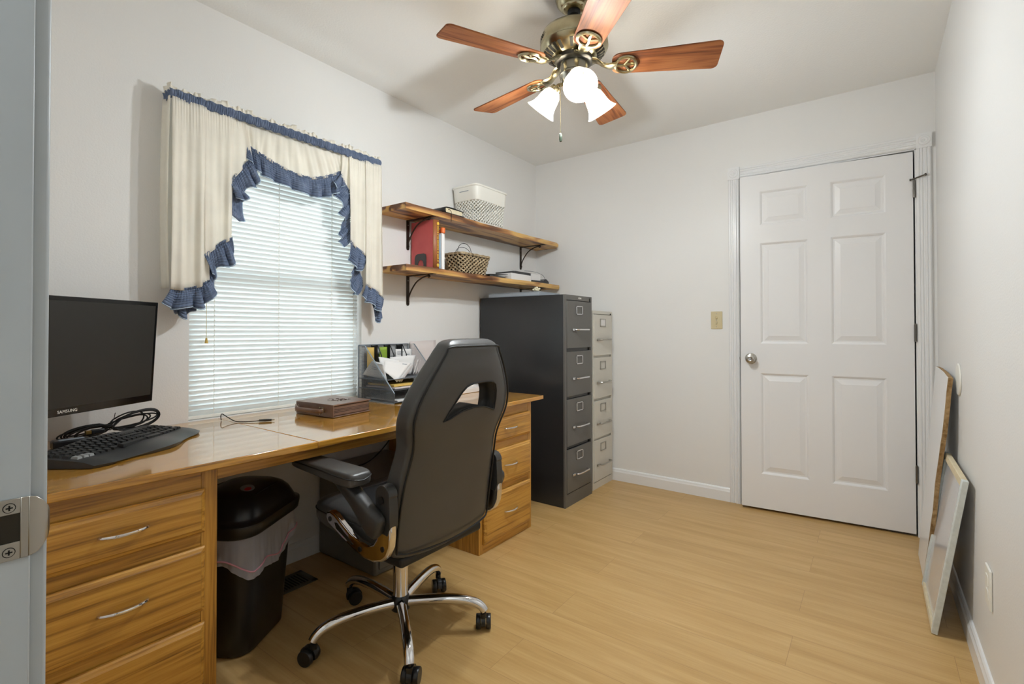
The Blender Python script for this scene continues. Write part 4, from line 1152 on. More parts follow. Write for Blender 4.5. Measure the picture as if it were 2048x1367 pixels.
# star base legs and casters
for k in range(5):
    a = radians(36 + 72 * k)
    ca, sa = cos(a), sin(a)
    rad = [0.020, 0.06, 0.11, 0.17, 0.22, 0.255, 0.280, 0.297, 0.306]
    hz = [0.108, 0.112, 0.116, 0.118, 0.116, 0.110, 0.101, 0.088, 0.076]
    L = []
    pts = smoothpath([(r, 0, z) for r, z in zip(rad, hz)], 3)
    b = MB()
    loops = []
    for i, p_ in enumerate(pts):
        u = i / (len(pts) - 1); q = pts[min(i + 1, len(pts) - 1)] - pts[max(i - 1, 0)]; q.normalize()
        nrm = Vector((-q.z, 0, q.x)); wd = 0.0185 - 0.002 * u; th = 0.0185 - 0.004 * u
        loops.append([p_ + Vector((0, 1, 0)) * wd * cos(2 * pi * j / 16) + nrm * th * sin(2 * pi * j / 16) for j in range(16)])
    b.loft(loops)
    b.xf(Matrix.Translation((CX, CY, 0)) @ Matrix.Rotation(a, 4, 'Z'))
    leg = part('base_leg', b, M['chrome'], ch, angle=60)
    # caster
    cxk, cyk = CX + 0.302 * ca, CY + 0.302 * sa
    sw = radians((-52, 145, -110, 20, -60)[k])       # trailing direction
    mx = Matrix.Translation((cxk, cyk, 0)) @ Matrix.Rotation(sw, 4, 'Z')
    b = MB()
    b.cyl((0, 0, 0.052), (0, 0, 0.082), 0.0055, n=14); b.cyl((0, 0, 0.050), (0, 0, 0.066), 0.011, n=16)
    hood = []
    for yy in (-0.008, 0.008):
        hood.append([(-0.018 + 0.030 * cos(t_), yy, 0.0275 + 0.030 * sin(t_)) for t_ in [radians(x) for x in range(-10, 200, 15)]] + [(-0.030, yy, 0.020), (-0.006, yy, 0.020)])
    b.loft(hood)
    b.xf(mx)
    cs = part('caster', b, M['plastic'], leg)
    for yy in (-0.0185, 0.0185):
        b = MB(); s = 1 if yy > 0 else -1
        mm = mx @ Matrix.Translation((-0.018, yy, 0.0262)) @ Matrix.Rotation(pi / 2, 4, 'X')
        b.lathe([(0.018, -0.0085), (0.0245, -0.0085), (0.0262, -0.006), (0.0262, 0.006), (0.0245, 0.0085), (0.018, 0.0085)], mtx=mm, n=28)
        part('caster_wheel', b, M['plastic'], cs)
b = MB(); b.lathe([(0.020, 0.080), (0.033, 0.084), (0.036, 0.096), (0.036, 0.118), (0.030, 0.132), (0.0262, 0.136), (0.020, 0.136)], c=(CX, CY, 0), n=32)
part('base_hub', b, M['plastic'], ch)
b = MB(); b.cyl((CX, CY, 0.130), (CX, CY, 0.372), 0.0265, n=32)
part('gas_cylinder', b, M['chrome'], ch)
SY = -2.112     # chair centre line
b = MB(); b.box(CX - 0.09, CX + 0.13, SY - 0.075, SY + 0.075, 0.345, 0.378)
part('seat_mechanism', b, M['plastic'], ch, bev=0.006)

def superloop(cx, cy, hw, hh, e, n, fn=None):
    out = []
    for j in range(n):
        t_ = 2 * pi * j / n
        c_, s_ = cos(t_), sin(t_)
        out.append((cx + hw * math.copysign(abs(c_) ** e, c_), cy + hh * math.copysign(abs(s_) ** e, s_)))
    return out
# seat cushion, lofted along X from front to rear
b = MB(); loops = []
NS = 48
xs = [0.548, 0.553, 0.566, 0.59, 0.63, 0.68, 0.74, 0.80, 0.86, 0.90, 0.935, 0.96, 0.972, 0.978]
hwt = [(0.548, 0.17), (0.553, 0.195), (0.566, 0.218), (0.59, 0.232), (0.63, 0.243), (0.74, 0.247), (0.90, 0.240), (0.978, 0.215)]
for x in xs:
    hw = interp(hwt, x)
    zt_ = interp([(0.548, 0.448), (0.553, 0.464), (0.566, 0.478), (0.59, 0.490), (0.64, 0.497), (0.75, 0.493), (0.9, 0.485), (0.96, 0.48), (0.978, 0.465)], x)
    zb_ = interp([(0.548, 0.430), (0.553, 0.412), (0.566, 0.398), (0.60, 0.386), (0.75, 0.374), (0.978, 0.375)], x)
    hh = (zt_ - zb_) / 2; zc_ = (zt_ + zb_) / 2
    lp = []
    for (y, z) in superloop(0, 0, hw, hh, 0.42, NS):
        dip = 0
        if z > 0:
            q = abs(y) / hw
            dip = -0.014 * max(0, 1 - q * 1.35) * (1 if x > 0.62 else max(0, (x - 0.55) / 0.07)) + 0.012 * max(0, q - 0.7) * (x > 0.62)
        lp.append((x, SY + y, zc_ + z + dip))
    loops.append(lp)
b.loft(loops)
bb = MB(); bb.box(0.90, 1.012, SY - 0.20, SY + 0.20, 0.330, 0.366)
part('back_underside', bb, M['leather2'], ch, bev=0.012, seg=3)
seat = part('seat', b, M['leather'], ch, sub=1, angle=180)
# dark mesh insert on the seat top
b = MB()
def ins(u, v):
    x = 0.655 + 0.29 * v; q = -1 + 2 * u
    hwi = 0.165 * (1 if v > 0.22 else math.sqrt(max(0.0, 1 - ((0.22 - v) / 0.22) ** 2)) * 0.75 + 0.25)
    y = q * hwi
    zt_ = interp([(0.548, 0.448), (0.59, 0.490), (0.64, 0.497), (0.75, 0.493), (0.9, 0.485), (1.02, 0.48)], x)
    return (x, SY + y, zt_ + 0.0015 - 0.012 * max(0, 1 - abs(y) / 0.245 * 1.35) + 0.002)
b.grid(ins, 20, 20)
part('seat_insert', b, M['leather2'], seat, solid=0.002)
# front seam line round the seat box
b = MB()
seam = []
for x, y in [(0.972, -0.222), (0.90, -0.243), (0.80, -0.249), (0.68, -0.249), (0.61, -0.240), (0.575, -0.222), (0.558, -0.190), (0.5525, -0.12), (0.551, 0), (0.5525, 0.12), (0.558, 0.19), (0.575, 0.222), (0.61, 0.24), (0.68, 0.249), (0.80, 0.249), (0.90, 0.243), (0.972, 0.222)]:
    seam.append((x, SY + y, 0.452))
b.tube(smoothpath(seam, 4), 0.0022, 6)
part('seat_seam', b, M['piping'], seat)

# backrest
WT = [(0.365, 0.195), (0.375, 0.222), (0.39, 0.234), (0.45, 0.238), (0.52, 0.238), (0.58, 0.236), (0.64, 0.230), (0.69, 0.222), (0.73, 0.222), (0.77, 0.236), (0.81, 0.246), (0.85, 0.242), (0.90, 0.222), (0.96, 0.186), (1.01, 0.150), (1.035, 0.134), (1.052, 0.122), (1.060, 0.108), (1.066, 0.085)]
XR = [(0.365, 1.010), (0.39, 1.022), (0.50, 1.036), (0.60, 1.052), (0.70, 1.075), (0.80, 1.105), (0.90, 1.128), (1.00, 1.146), (1.045, 1.150), (1.066, 1.128)]
TH = [(0.365, 0.060), (0.39, 0.080), (0.50, 0.100), (0.70, 0.092), (0.80, 0.092), (0.95, 0.088), (1.035, 0.080), (1.055, 0.064), (1.066, 0.035)]
b = MB(); loops = []
NB = 56
zl = [0.365, 0.37, 0.378, 0.39, 0.41, 0.43, 0.46, 0.50, 0.54, 0.58, 0.62, 0.655, 0.69, 0.71, 0.73, 0.75, 0.77, 0.79, 0.81, 0.83, 0.85, 0.875, 0.90, 0.93, 0.96, 0.985, 1.01, 1.03, 1.043, 1.052, 1.060, 1.066]
for z in zl:
    hw, xr, th = interp(WT, z), interp(XR, z), interp(TH, z)
    lp = []
    for (y, x) in superloop(0, 0, hw, th / 2, 0.36, NB):
        xx = xr - th / 2 + x
        q = abs(y) / hw
        if x < 0: xx += 0.030 * (1 - q * q) * (0.4 + 0.6 * min(1, max(0, (1.06 - z) * 5))) 
        else: xx += 0.012 * (1 - q * q) * min(1, max(0, (1.05 - z) * 12)) * min(1, max(0, z - 0.365) * 20)
        lp.append((xx, SY + y + 0.012 * (z - 0.72), z - 0.024 * (1 - q * q) * max(0.0, 1 - (z - 0.365) / 0.12)))
    loops.append(lp)
b.loft(loops)
back = part('backrest', b, M['leather'], ch, sub=1, angle=180)
HC = [(-0.128, 0.800), (-0.108, 0.832), (-0.085, 0.862), (-0.064, 0.890), (-0.044, 0.906), (-0.015, 0.914), (0.055, 0.915), (0.092, 0.912), (0.110, 0.902), (0.121, 0.880), (0.127, 0.850), (0.130, 0.812), (0.125, 0.806), (0.10, 0.816), (0.06, 0.828), (0.01, 0.832), (-0.05, 0.824), (-0.10, 0.806)]
HY = SY + 0.016
def holepoly(gr=0.0):
    cyh, czh = 0.0, 0.862
    out = []
    for y, z in HC:
        d = Vector((y - cyh, z - czh)); l = d.length
        out.append((HY + cyh + d[0] * (1 + gr / l), czh + d[1] * (1 + gr / l)))
    return out
k = MB(); k.prism(holepoly(), 'X', 0.95, 1.25)
cutter = part('cutter_tmp', k, M['leather'], None, smooth=False)
apply_bool(back, cutter)
# rim inside the opening
b = MB(); hp = holepoly(-0.001); 
def xrear(y, z): 
    hw, xr = interp(WT, z), interp(XR, z); q = min(1, abs(y - SY) / hw)
    return xr + 0.012 * (1 - q * q)
b.loft([[(xrear(y, z) - 0.006, y, z) for y, z in hp], [(xrear(y, z) - 0.070, y, z) for y, z in holepoly(-0.010)]], cap=False)
part('opening_lining', b, M['leather2'], back, solid=0.003)
b = MB(); b.tube([(xrear(y, z) + 0.0004, y, z) for y, z in holepoly(0.0015)], 0.0028, 6, closed=True)
part('opening_piping', b, M['piping'], back)
# perimeter piping
pp = []
for z in [0.392, 0.44, 0.50, 0.56, 0.62, 0.67, 0.71, 0.75, 0.79, 0.83, 0.88, 0.93, 0.98, 1.02, 1.038]:
    pp.append((z, -1))
pl_ = [(interp(XR, z) - 0.002, SY + 0.012 * (z - 0.72) - interp(WT, z) * 0.945, z) for z, s in pp]
pr_ = [(interp(XR, z) - 0.002, SY + 0.012 * (z - 0.72) + interp(WT, z) * 0.945, z) for z, s in pp]
topm = [(1.156, SY + 0.004 + y, 1.041) for y in (-0.06, 0, 0.06)]
botm = [(1.028 + 0.010 * (1 - (y / 0.2) ** 2), SY + y, 0.388 - 0.020 * (1 - (y / 0.22) ** 2)) for y in (0.18, 0.09, 0, -0.09, -0.18)]
b = MB(); b.tube(smoothpath(pl_ + topm + pr_[::-1] + botm + [pl_[0]], 4), 0.0034, 8)
part('piping', b, M['piping'], back)

# arms: mirrored pair
for s in (-1, 1):
    y0 = SY + s * 0.298
    b = MB(); loops = []
    prof = [(0.590, 0.022, 0.008, 0.642), (0.594, 0.032, 0.013, 0.642), (0.606, 0.039, 0.017, 0.6415), (0.64, 0.042, 0.019, 0.640), (0.72, 0.043, 0.020, 0.638), (0.80, 0.043, 0.022, 0.635), (0.87, 0.044, 0.024, 0.632), (0.915, 0.044, 0.025, 0.631), (0.935, 0.040, 0.022, 0.630), (0.945, 0.032, 0.014, 0.630)]
    for x, hw, hh, zc_ in prof:
        loops.append([(x, y0 + y, zc_ + z) for y, z in superloop(0, 0, hw, hh, 0.38, 28)])
    b.loft(loops)
    pad = part('arm_pad', b, M['leather'], ch, sub=1, angle=180)
    b = MB(); b.tube(smoothpath([(x, y0 - hw * 1.0, zc_ + 0.006) for x, hw, hh, zc_ in prof[1:-1]] + [(0.947, y0, 0.629)] + [(x, y0 + hw * 1.0, zc_ + 0.006) for x, hw, hh, zc_ in prof[1:-1]][::-1] + [(0.588, y0, 0.644)], 3), 0.0022, 6)
    part('arm_pad_seam', b, M['piping'], pad)
    b = MB(); loops = []
    path = smoothpath([(0.775, 0, 0.632), (0.82, 0, 0.622), (0.87, 0, 0.597), (0.92, 0, 0.567), (0.97, 0, 0.530), (1.00, 0, 0.508), (1.030, 0, 0.494)], 4)
    for i, p_ in enumerate(path):
        u = i / (len(path) - 1)
        hh = interp([(0, 0.006), (0.2, 0.018), (0.5, 0.025), (0.85, 0.041), (0.95, 0.038), (1, 0.024)], u); hw = interp([(0, 0.02), (0.3, 0.026), (0.8, 0.024), (1, 0.016)], u)
        q = (path[min(i + 1, len(path) - 1)] - path[max(i - 1, 0)]).normalized(); nn = Vector((-q.z, 0, q.x))
        loops.append([p_ + Vector((0, y0 + y, 0)) + nn * z for y, z in superloop(0, 0, hw, hh, 0.6, 20)])
    b.loft(loops)
    part('arm_beam', b, M['plastic_g'], ch, angle=80)
    b = MB()   # pivot bracket bolted to the back
    yb0, yb1 = (y0 + s * -0.052, y0 + s * -0.018)
    poly = [(0.985, 0.480), (1.040, 0.470), (1.052, 0.50), (1.050, 0.55), (1.047, 0.585)] + [(1.016 + 0.033 * cos(radians(x)), 0.588 + 0.032 * sin(radians(x))) for x in range(0, 181, 20)] + [(0.984, 0.565), (0.988, 0.54), (0.978, 0.51)]
    b.prism(poly, 'Y', min(yb0, yb1), max(yb0, yb1))
    pv = part('arm_pivot', b, M['plastic_g'], ch, bev=0.006, seg=3)
    b = MB(); b.cyl((1.012, y0 - s * 0.018, 0.574), (1.012, y0 - s * 0.014, 0.574), 0.013, n=20)
    part('pivot_bolt', b, M['plastic'], pv)
    b = MB()   # chrome seat bracket
    P = [(0.722, 0.478), (0.742, 0.485), (0.77, 0.477), (0.81, 0.455), (0.855, 0.432), (0.90, 0.419), (0.94, 0.418), (0.97, 0.430), (0.985, 0.450), (0.992, 0.480), (0.994, 0.515), (1.050, 0.520), (1.053, 0.470), (1.049, 0.435), (1.034, 0.405), (1.01, 0.385), (0.97, 0.372), (0.925, 0.372), (0.87, 0.386), (0.81, 0.406), (0.762, 0.427), (0.730, 0.441), (0.718, 0.458)]
    ya, yb = SY + s * 0.252, SY + s * 0.278
    b.prism(P, 'Y', min(ya, yb), max(ya, yb))
    cb = part('seat_bracket', b, M['chrome'], ch, bev=0.007, seg=4)
    for (x, z) in ((0.744, 0.458), (0.905, 0.397), (1.015, 0.425)):
        b = MB(); b.cyl((x, yb - s * 0.001, z), (x, yb + s * 0.0015, z), 0.0085, n=18)
        part('bolt', b, M['plastic'], cb)
    b = MB(); b.prism([(0.77, 0.452), (0.782, 0.453), (0.873, 0.405), (0.863, 0.401), (0.78, 0.434)], 'Y', min(yb, yb + s * 0.001), max(yb, yb + s * 0.001))
    part('bracket_slot', b, M['brass_dk'], cb)

# ------------------------------------------------------------------ waste bin
BC = (0.382, -2.513)
bn = thing('trash_can', 'black swing lid trash can with white bin liner under the desk', 'trash can', (BC[0], BC[1], 0), rz=radians(122))
def rr(z, hx, hy, r, n=64): return [taper_point(0, 0, z, hx, hy, r, i / n) for i in range(n)]
b = MB(); b.loft([rr(0.002, 0.128, 0.098, 0.055), rr(0.008, 0.135, 0.104, 0.06), rr(0.20, 0.150, 0.116, 0.065), rr(0.425, 0.168, 0.130, 0.07), rr(0.425, 0.165, 0.127, 0.07), rr(0.20, 0.147, 0.113, 0.06), rr(0.02, 0.130, 0.100, 0.055)], cap=True)
part('bin_body', b, M['plastic'], bn, local=True, angle=50)
b = MB()
def bagp(u, v):
    hx = 0.1735 + 0.005 * v; hy = 0.1355 + 0.006 * v
    dl = 0.115 + 0.035 * sin(u * 2 * pi * 2 + 1.1) + 0.010 * sin(u * 2 * pi * 7)
    z = 0.422 - dl * v
    p_ = taper_point(0, 0, z, hx, hy, 0.07, u)
    k_ = 1 + v * (0.016 * sin(u * 2 * pi * 23 + 4 * v) + 0.022 * sin(u * 2 * pi * 9 + 7 * v) + 0.008 * sin(u * 2 * pi * 51))
    k_ -= 0.045 * v * v * (0.5 - 0.5 * sin(u * 40))*0.4
    return (p_[0] * k_, p_[1] * k_, z)
b.grid(bagp, 260, 14)
bg_ = part('bin_liner', b, M['bag'], bn, local=True, angle=80)
b = MB(); b.tube([tuple(Vector(bagp(i / 80, 0.80 + 0.03 * sin(i * 0.7))) * 1.0 + Vector((0, 0, 0))) for i in range(81)], 0.0028, 6)
b.xf(Matrix.Scale(1.012, 4, Vector((1, 0, 0))) @ Matrix.Scale(1.012, 4, Vector((0, 1, 0))))
part('drawstring', b, M['pinkbag'], bg_, local=True)
b = MB()
b.loft([rr(0.412, 0.180, 0.142, 0.072), rr(0.418, 0.186, 0.148, 0.074), rr(0.446, 0.190, 0.152, 0.075), rr(0.455, 0.189, 0.151, 0.075), rr(0.459, 0.178, 0.140, 0.073), rr(0.475, 0.172, 0.134, 0.072), rr(0.502, 0.160, 0.122, 0.070), rr(0.520, 0.145, 0.108, 0.068), rr(0.534, 0.120, 0.088, 0.060), rr(0.541, 0.070, 0.05, 0.04), rr(0.543, 0.02, 0.016, 0.012)], cap=True)
lid = part('lid', b, M['plastic'], bn, local=True, angle=60)
b = MB()
def lidz(x, y):
    q = max(abs(x) / 0.184, abs(y) / 0.146)
    q = (abs(x / 0.184) ** 2.6 + abs(y / 0.146) ** 2.6) ** (1 / 2.6)
    return interp([(0, 0.5435), (0.35, 0.5415), (0.64, 0.534), (0.76, 0.5205), (0.86, 0.502), (0.94, 0.475), (1, 0.457)], q)
lp = [(0.125 * math.copysign(abs(cos(t_)) ** 0.55, cos(t_)), 0.098 * math.copysign(abs(sin(t_)) ** 0.55, sin(t_))) for t_ in [2 * pi * i / 60 for i in range(60)]]
b.tube([(x, y, lidz(x, y) - 0.0005) for x, y in lp], 0.0026, 6, closed=True)
part('flap_seam', b, M['rubber'], lid, local=True)
def disc(cx_, cy_, r1_, r2_, lift, th=0.0006, n=28, rot=0.0):
    b = MB(); cz = lidz(cx_, cy_)
    pts = []
    for i in range(n):
        a = 2 * pi * i / n; x = r1_ * cos(a); y = r2_ * sin(a)
        x, y = x * cos(rot) - y * sin(rot), x * sin(rot) + y * cos(rot)
        pts.append((cx_ + x, cy_ + y))
    b.loft([[(x, y, lidz(x, y) + lift) for x, y in pts], [(cx_ + (x - cx_) * 0.99, cy_ + (y - cy_) * 0.99, lidz(x, y) + lift + th) for x, y in pts]])
    return b
LX, LY = -0.042, -0.052
st = part('sticker', disc(LX, LY, 0.031, 0.023, 0.0008, rot=0.6), M['silverlab'], lid, local=True)
part('sticker_print', disc(LX - 0.010, LY - 0.008, 0.0135, 0.0105, 0.0018), M['redlab'], st, local=True)

# ------------------------------------------------------------------ floor vent
t = thing('floor_vent', 'dark bronze slotted floor vent between the trash can and low file cabinet', 'vent', (0.185, -2.27, 0))
b = MB(); x0, x1, y0, y1 = 0.118, 0.254, -2.41, -2.123
b.box(x0, x1, y1 - 0.022, y1, 0.0005, 0.005); b.box(x0, x1, y0, y0 + 0.022, 0.0005, 0.005); b.box(x0, x0 + 0.020, y0, y1, 0.0005, 0.005); b.box(x1 - 0.020, x1, y0, y1, 0.0005, 0.005)
part('vent_frame', b, M['ventmetal'], t, bev=0.001)
b = MB(); y = y0 + 0.028
while y < y1 - 0.025:
    b.box(x0 + 0.018, x1 - 0.018, y, y + 0.006, 0.0012, 0.0042); y += 0.0135
part('louvers', b, M['ventmetal'], t)
b = MB(); b.box(x0 + 0.01, x1 - 0.01, y0 + 0.01, y1 - 0.01, 0.0003, 0.0011)
part('duct_opening', b, M['dark'], t)

# ------------------------------------------------------------------ monitor, keyboard, cables
MW, MH = 0.600, 0.348
u = Vector((cos(radians(120)), sin(radians(120)), 0))          # towards the right edge of the screen
rzm = math.atan2(u.y, u.x)
mc = Vector((0.196, -2.708, 0)) - u * (MW / 2)
mon = thing('monitor', 'wide black flat computer monitor, switched off, on the desk', 'monitor', (mc.x - 0.03, mc.y - 0.01, DTZ), rz=rzm)
# local: x along screen to the right, screen normal = -y (faces the chair)
tiltm = Matrix.Translation((0, 0, 0.295)) @ Matrix.Rotation(radians(3.5), 4, 'X')
def mpart(name, b, m, par, **k): 
    b.xf(tiltm); return part(name, b, m, par, local=True, **k)
b = MB(); b.box(-MW / 2, MW / 2, -0.012, 0.010, -MH / 2, MH / 2); b.loft([[(-0.22, 0.010, -0.13), (0.22, 0.010, -0.13), (0.22, 0.010, 0.13), (-0.22, 0.010, 0.13)], [(-0.16, 0.035, -0.09), (0.16, 0.035, -0.09), (0.16, 0.035, 0.09), (-0.16, 0.035, 0.09)]])
hs = mpart('housing', b, M['bezel'], mon, bev=0.002)
b = MB(); b.box(-MW / 2 + 0.012, MW / 2 - 0.012, -0.0135, -0.0118, -MH / 2 + 0.024, MH / 2 - 0.013)
mpart('screen', b, M['screen'], mon)
mx = Matrix.Translation((0, -0.0126, -MH / 2 + 0.012)) @ Matrix.Rotation(pi / 2, 4, 'X')
mpart('maker_name', text_mb('SAMSUNG', 0.0125, mx, 0.0004, 1.05), M['white'], hs)
b = MB(); b.box(-0.095, -0.045, 0.022, 0.042, 0.012, 0.20)
part('stand_neck', b, M['bezel'], mon, local=True, bev=0.004)
b = MB(); b.lathe([(0.001, 0.0005), (0.083, 0.0005), (0.085, 0.004), (0.079, 0.010), (0.03, 0.014), (0.001, 0.014)], n=48, mtx=Matrix.Translation((-0.062, 0.072, 0)) @ Matrix.Scale(1.25, 4, Vector((1, 0, 0))))
part('stand_base', b, M['bezel'], mon, local=True)

kb = thing('keyboard', 'black wave shaped keyboard lying on the desk in front of the monitor', 'keyboard', (0.345, -2.838, DTZ), rz=radians(127.7))
KW = 0.232
def kb_out(u):
    """front and back y at x"""
    q = u / KW
    front = -0.112 - 0.016 * cos(q * 2.6) - 0.010 * cos(q * 5.5) + 0.030 * max(0, abs(q) - 0.80) ** 1.3 * 6
    back = 0.100 + 0.012 * (1 - q * q) - 0.10 * max(0, abs(q) - 0.86) ** 1.2 * 2
    return front, back
def kb_z(x, v):
    q = x / KW
    z = 0.014 + 0.016 * v + 0.007 * (0.5 + 0.5 * cos(q * 5.2)) 
    if v < 0.28: z -= 0.009 * ((0.28 - v) / 0.28) ** 1.6
    return z * (1 - 0.35 * max(0, abs(q) - 0.85) * 3)
b = MB(); nx_, ny_ = 48, 16
b.grid(lambda uu, vv: (lambda x: (x, kb_out(x)[0] * (1 - vv) + kb_out(x)[1] * vv, kb_z(x, vv)))(-KW + 2 * KW * uu), nx_, ny_)
b.grid(lambda uu, vv: (lambda x: (x, (kb_out(x)[0] + 0.004) * (1 - vv) + (kb_out(x)[1] - 0.002) * vv, 0.0012))(-KW + 2 * KW * uu), nx_, ny_)
o2 = (nx_ + 1) * (ny_ + 1)
bd = [i for i in range(nx_ + 1)] + [(j + 1) * (nx_ + 1) - 1 for j in range(1, ny_ + 1)] + [ny_ * (nx_ + 1) + i for i in range(nx_ - 1, -1, -1)] + [j * (nx_ + 1) for j in range(ny_ - 1, 0, -1)]
for i in range(len(bd)):
    a_, c_ = bd[i], bd[(i + 1) % len(bd)]
    b.face((a_, c_, c_ + o2, a_ + o2))
part('keyboard_body', b, M['plastic_g'], kb, local=True, angle=50)
keyme = {}
cnt = 0
rowsk = 5
for r in range(rowsk):
    v0 = 0.34 + r * 0.125
    x = -KW + 0.014 + (0.0 if r else 0)
    while x < KW - 0.022:
        wdt = 0.0185
        if abs(x - 0.105) < 0.008: x += 0.008
        if cnt >= 99: break
        if r == 0 and -0.10 < x < 0.0: wdt = 0.10
        xc = x + wdt / 2; 
        f_, k_ = kb_out(xc); y0_ = f_ * (1 - v0) + k_ * v0; y1_ = y0_ + 0.0215
        zz = kb_z(xc, v0) ; zz1 = kb_z(xc, v0 + 0.1)
        b = MB()
        b.loft([[(x + 0.001, y0_ + 0.001, zz - 0.002), (x + wdt - 0.001, y0_ + 0.001, zz - 0.002), (x + wdt - 0.001, y1_ - 0.001, zz1 - 0.002), (x + 0.001, y1_ - 0.001, zz1 - 0.002)],
                [(x + 0.003, y0_ + 0.003, zz + 0.006), (x + wdt - 0.003, y0_ + 0.003, zz + 0.006), (x + wdt - 0.003, y1_ - 0.003, zz1 + 0.006), (x + 0.003, y1_ - 0.003, zz1 + 0.006)]])
        if wdt < 0.05 and cnt % 2 == 0:
            b.mi = 1
            b.add([(xc - 0.0022, y0_ + 0.009, zz + 0.0062), (xc + 0.0012, y0_ + 0.009, zz + 0.0062), (xc + 0.0012, y0_ + 0.0125, zz + 0.0065), (xc - 0.0022, y0_ + 0.0125, zz + 0.0065)], [(0, 1, 2, 3)])
        mm_ = M['keylight'] if (r == 0 and x < -KW + 0.06) or (r == 4 and x < -KW + 0.03) else M['mesh_keys']
        part('key', b, [mm_, M['keylight']], kb, local=True, smooth=False)
        cnt += 1
        x += wdt + 0.0006
b = MB(); b.box(-0.035, 0.035, 0.084, 0.098, 0.0335, 0.0375)
part('media_bar', b, M['silverlab'], kb, local=True, bev=0.001)

# bundled cable heap in front of the wall, standing on the desk
t = thing('cable_bundle', 'bundled black cable looped and tied beneath the monitor on the desk', 'cable', (0.13, -2.80, DTZ))
b = MB()
ctr = Vector((0.110, -2.822, DTZ + 0.040))
ax = Vector((0.0, 1.0, 0)).normalized()          # roughly across the view
rnd = random.Random(5)
for k in range(7):
    sgnz = rnd.uniform(0.85, 1.15); L1 = rnd.uniform(0.100, 0.150); L2 = rnd.uniform(0.085, 0.13); w1 = rnd.uniform(0.010, 0.036); w2 = rnd.uniform(0.010, 0.022); dy = rnd.uniform(-0.012, 0.012)
    pts = []
    for i in range(40):
        a = 2 * pi * i / 40
        xx = (L1 if cos(a) > 0 else L2) * cos(a)
        zz = (w1 if cos(a) > 0 else w2) * sin(a) * abs(cos(a)) ** 0.5 * 1.3 + 0.16 * xx
        pz = ctr.z + zz * sgnz + 0.003 * sin(k * 2 + a)
        pts.append((ctr.x + ax.x * xx + dy + 0.01 * sin(a + k), ctr.y + ax.y * xx + dy * 0.6, max(pz, DTZ + 0.003)))
    b.tube(pts, 0.0026, 7, closed=True)
b.tube(smoothpath([(ctr.x, ctr.y, ctr.z), (0.14, -2.88, DTZ + 0.03), (0.17, -2.93, DTZ + 0.012), (0.19, -2.97, DTZ + 0.012)], 6), 0.003, 7)
part('loops', b, M['rubber'], t)
b = MB(); b.tube([(ctr.x + 0.006 * cos(a), ctr.y + 0.006 * cos(a) , ctr.z + 0.012 * sin(a)) for a in [2 * pi * i / 16 for i in range(16)]], 0.0014, 6, closed=True)
b.tube(smoothpath([(ctr.x, ctr.y, ctr.z + 0.012), (ctr.x - 0.005, ctr.y + 0.012, ctr.z + 0.024), (ctr.x + 0.002, ctr.y + 0.014, ctr.z + 0.045)], 4), 0.0012, 6)
part('twist_tie', b, M['plastic_g'], t)
b = MB(); b.box(0.160, 0.205, -2.985, -2.895, DTZ + 0.001, DTZ + 0.028)
adp = part('adapter', b, M['plastic'], t, bev=0.005)
b = MB(); b.box(0.180, 0.203, -2.97, -2.91, DTZ + 0.0275, DTZ + 0.0286)
part('adapter_label', b, M['silverlab'], adp)
b = MB(); b.box(0.150, 0.170, -2.885, -2.85, DTZ + 0.030, DTZ + 0.044)
pg = part('plug', b, M['plastic'], t, bev=0.002)
b = MB(); b.box(0.1515, 0.1685, -2.899, -2.884, DTZ + 0.0315, DTZ + 0.0425)
part('plug_tip', b, mat('brass_contact', (170, 140, 80), 0.3, 0.9), pg, bev=0.0005)

# thin loose cable with barrel plug
t = thing('power_cable', 'thin black cable with barrel plug lying loose on the desk by the window', 'cable', (0.16, -2.40, DTZ))
b = MB(); b.tube(smoothpath([(0.075, -2.448, DTZ + 0.002), (0.073, -2.449, DTZ + 0.018), (0.080, -2.447, DTZ + 0.028), (0.110, -2.440, DTZ + 0.018), (0.16, -2.432, DTZ + 0.005), (0.19, -2.412, DTZ + 0.003), (0.215, -2.385, DTZ + 0.004), (0.228, -2.368, DTZ + 0.005)], 8), 0.0018, 8)
part('cord', b, M['rubber'], t)
b = MB(); b.tube([(0.226, -2.370, DTZ + 0.006), (0.238, -2.352, DTZ + 0.006), (0.252, -2.332, DTZ + 0.006)], [0.0045, 0.0055, 0.0042], 12)
pb = part('plug', b, M['plastic_g'], t)
b = MB(); b.cyl((0.252, -2.332, DTZ + 0.006), (0.258, -2.323, DTZ + 0.006), 0.0022, n=10)
part('plug_tip', b, M['steel'], pb)

# ------------------------------------------------------------------ brown zip case
t = thing('zip_case', 'brown leather zip case with strap handle lying on the desk', 'case', (0.25, -2.05, DTZ), rz=0)
A, B_, Cc = Vector((0.402, -2.150, 0)), Vector((0.372, -1.935, 0)), Vector((0.145, -2.165, 0))
D_ = B_ + (Cc - A)
def quadpt(u, v): return A * (1 - u) * (1 - v) + B_ * u * (1 - v) + Cc * (1 - u) * v + D_ * u * v
def casebox(z0, z1, ins):
    P = [quadpt(ins, ins), quadpt(1 - ins, ins), quadpt(1 - ins, 1 - ins), quadpt(ins, 1 - ins)]
    return [[(p_.x, p_.y, z) for p_ in P] for z in (z0, z1)]
b = MB(); b.loft(casebox(DTZ + 0.001, DTZ + 0.006, 0.0)); b.loft(casebox(DTZ + 0.050, DTZ + 0.056, 0.0))
b.loft([[ (p_.x, p_.y, DTZ + z) for p_ in (quadpt(0, 0), quadpt(0.03, 0), quadpt(0.03, 1), quadpt(0, 1))] for z in (0.003, 0.054)])
part('cover', b, M['brownleather'], t, bev=0.003, seg=3)
b = MB(); b.loft(casebox(DTZ + 0.0065, DTZ + 0.0495, 0.022))
gs = part('gusset', b, M['brownleather'], t, bev=0.004)
b = MB()
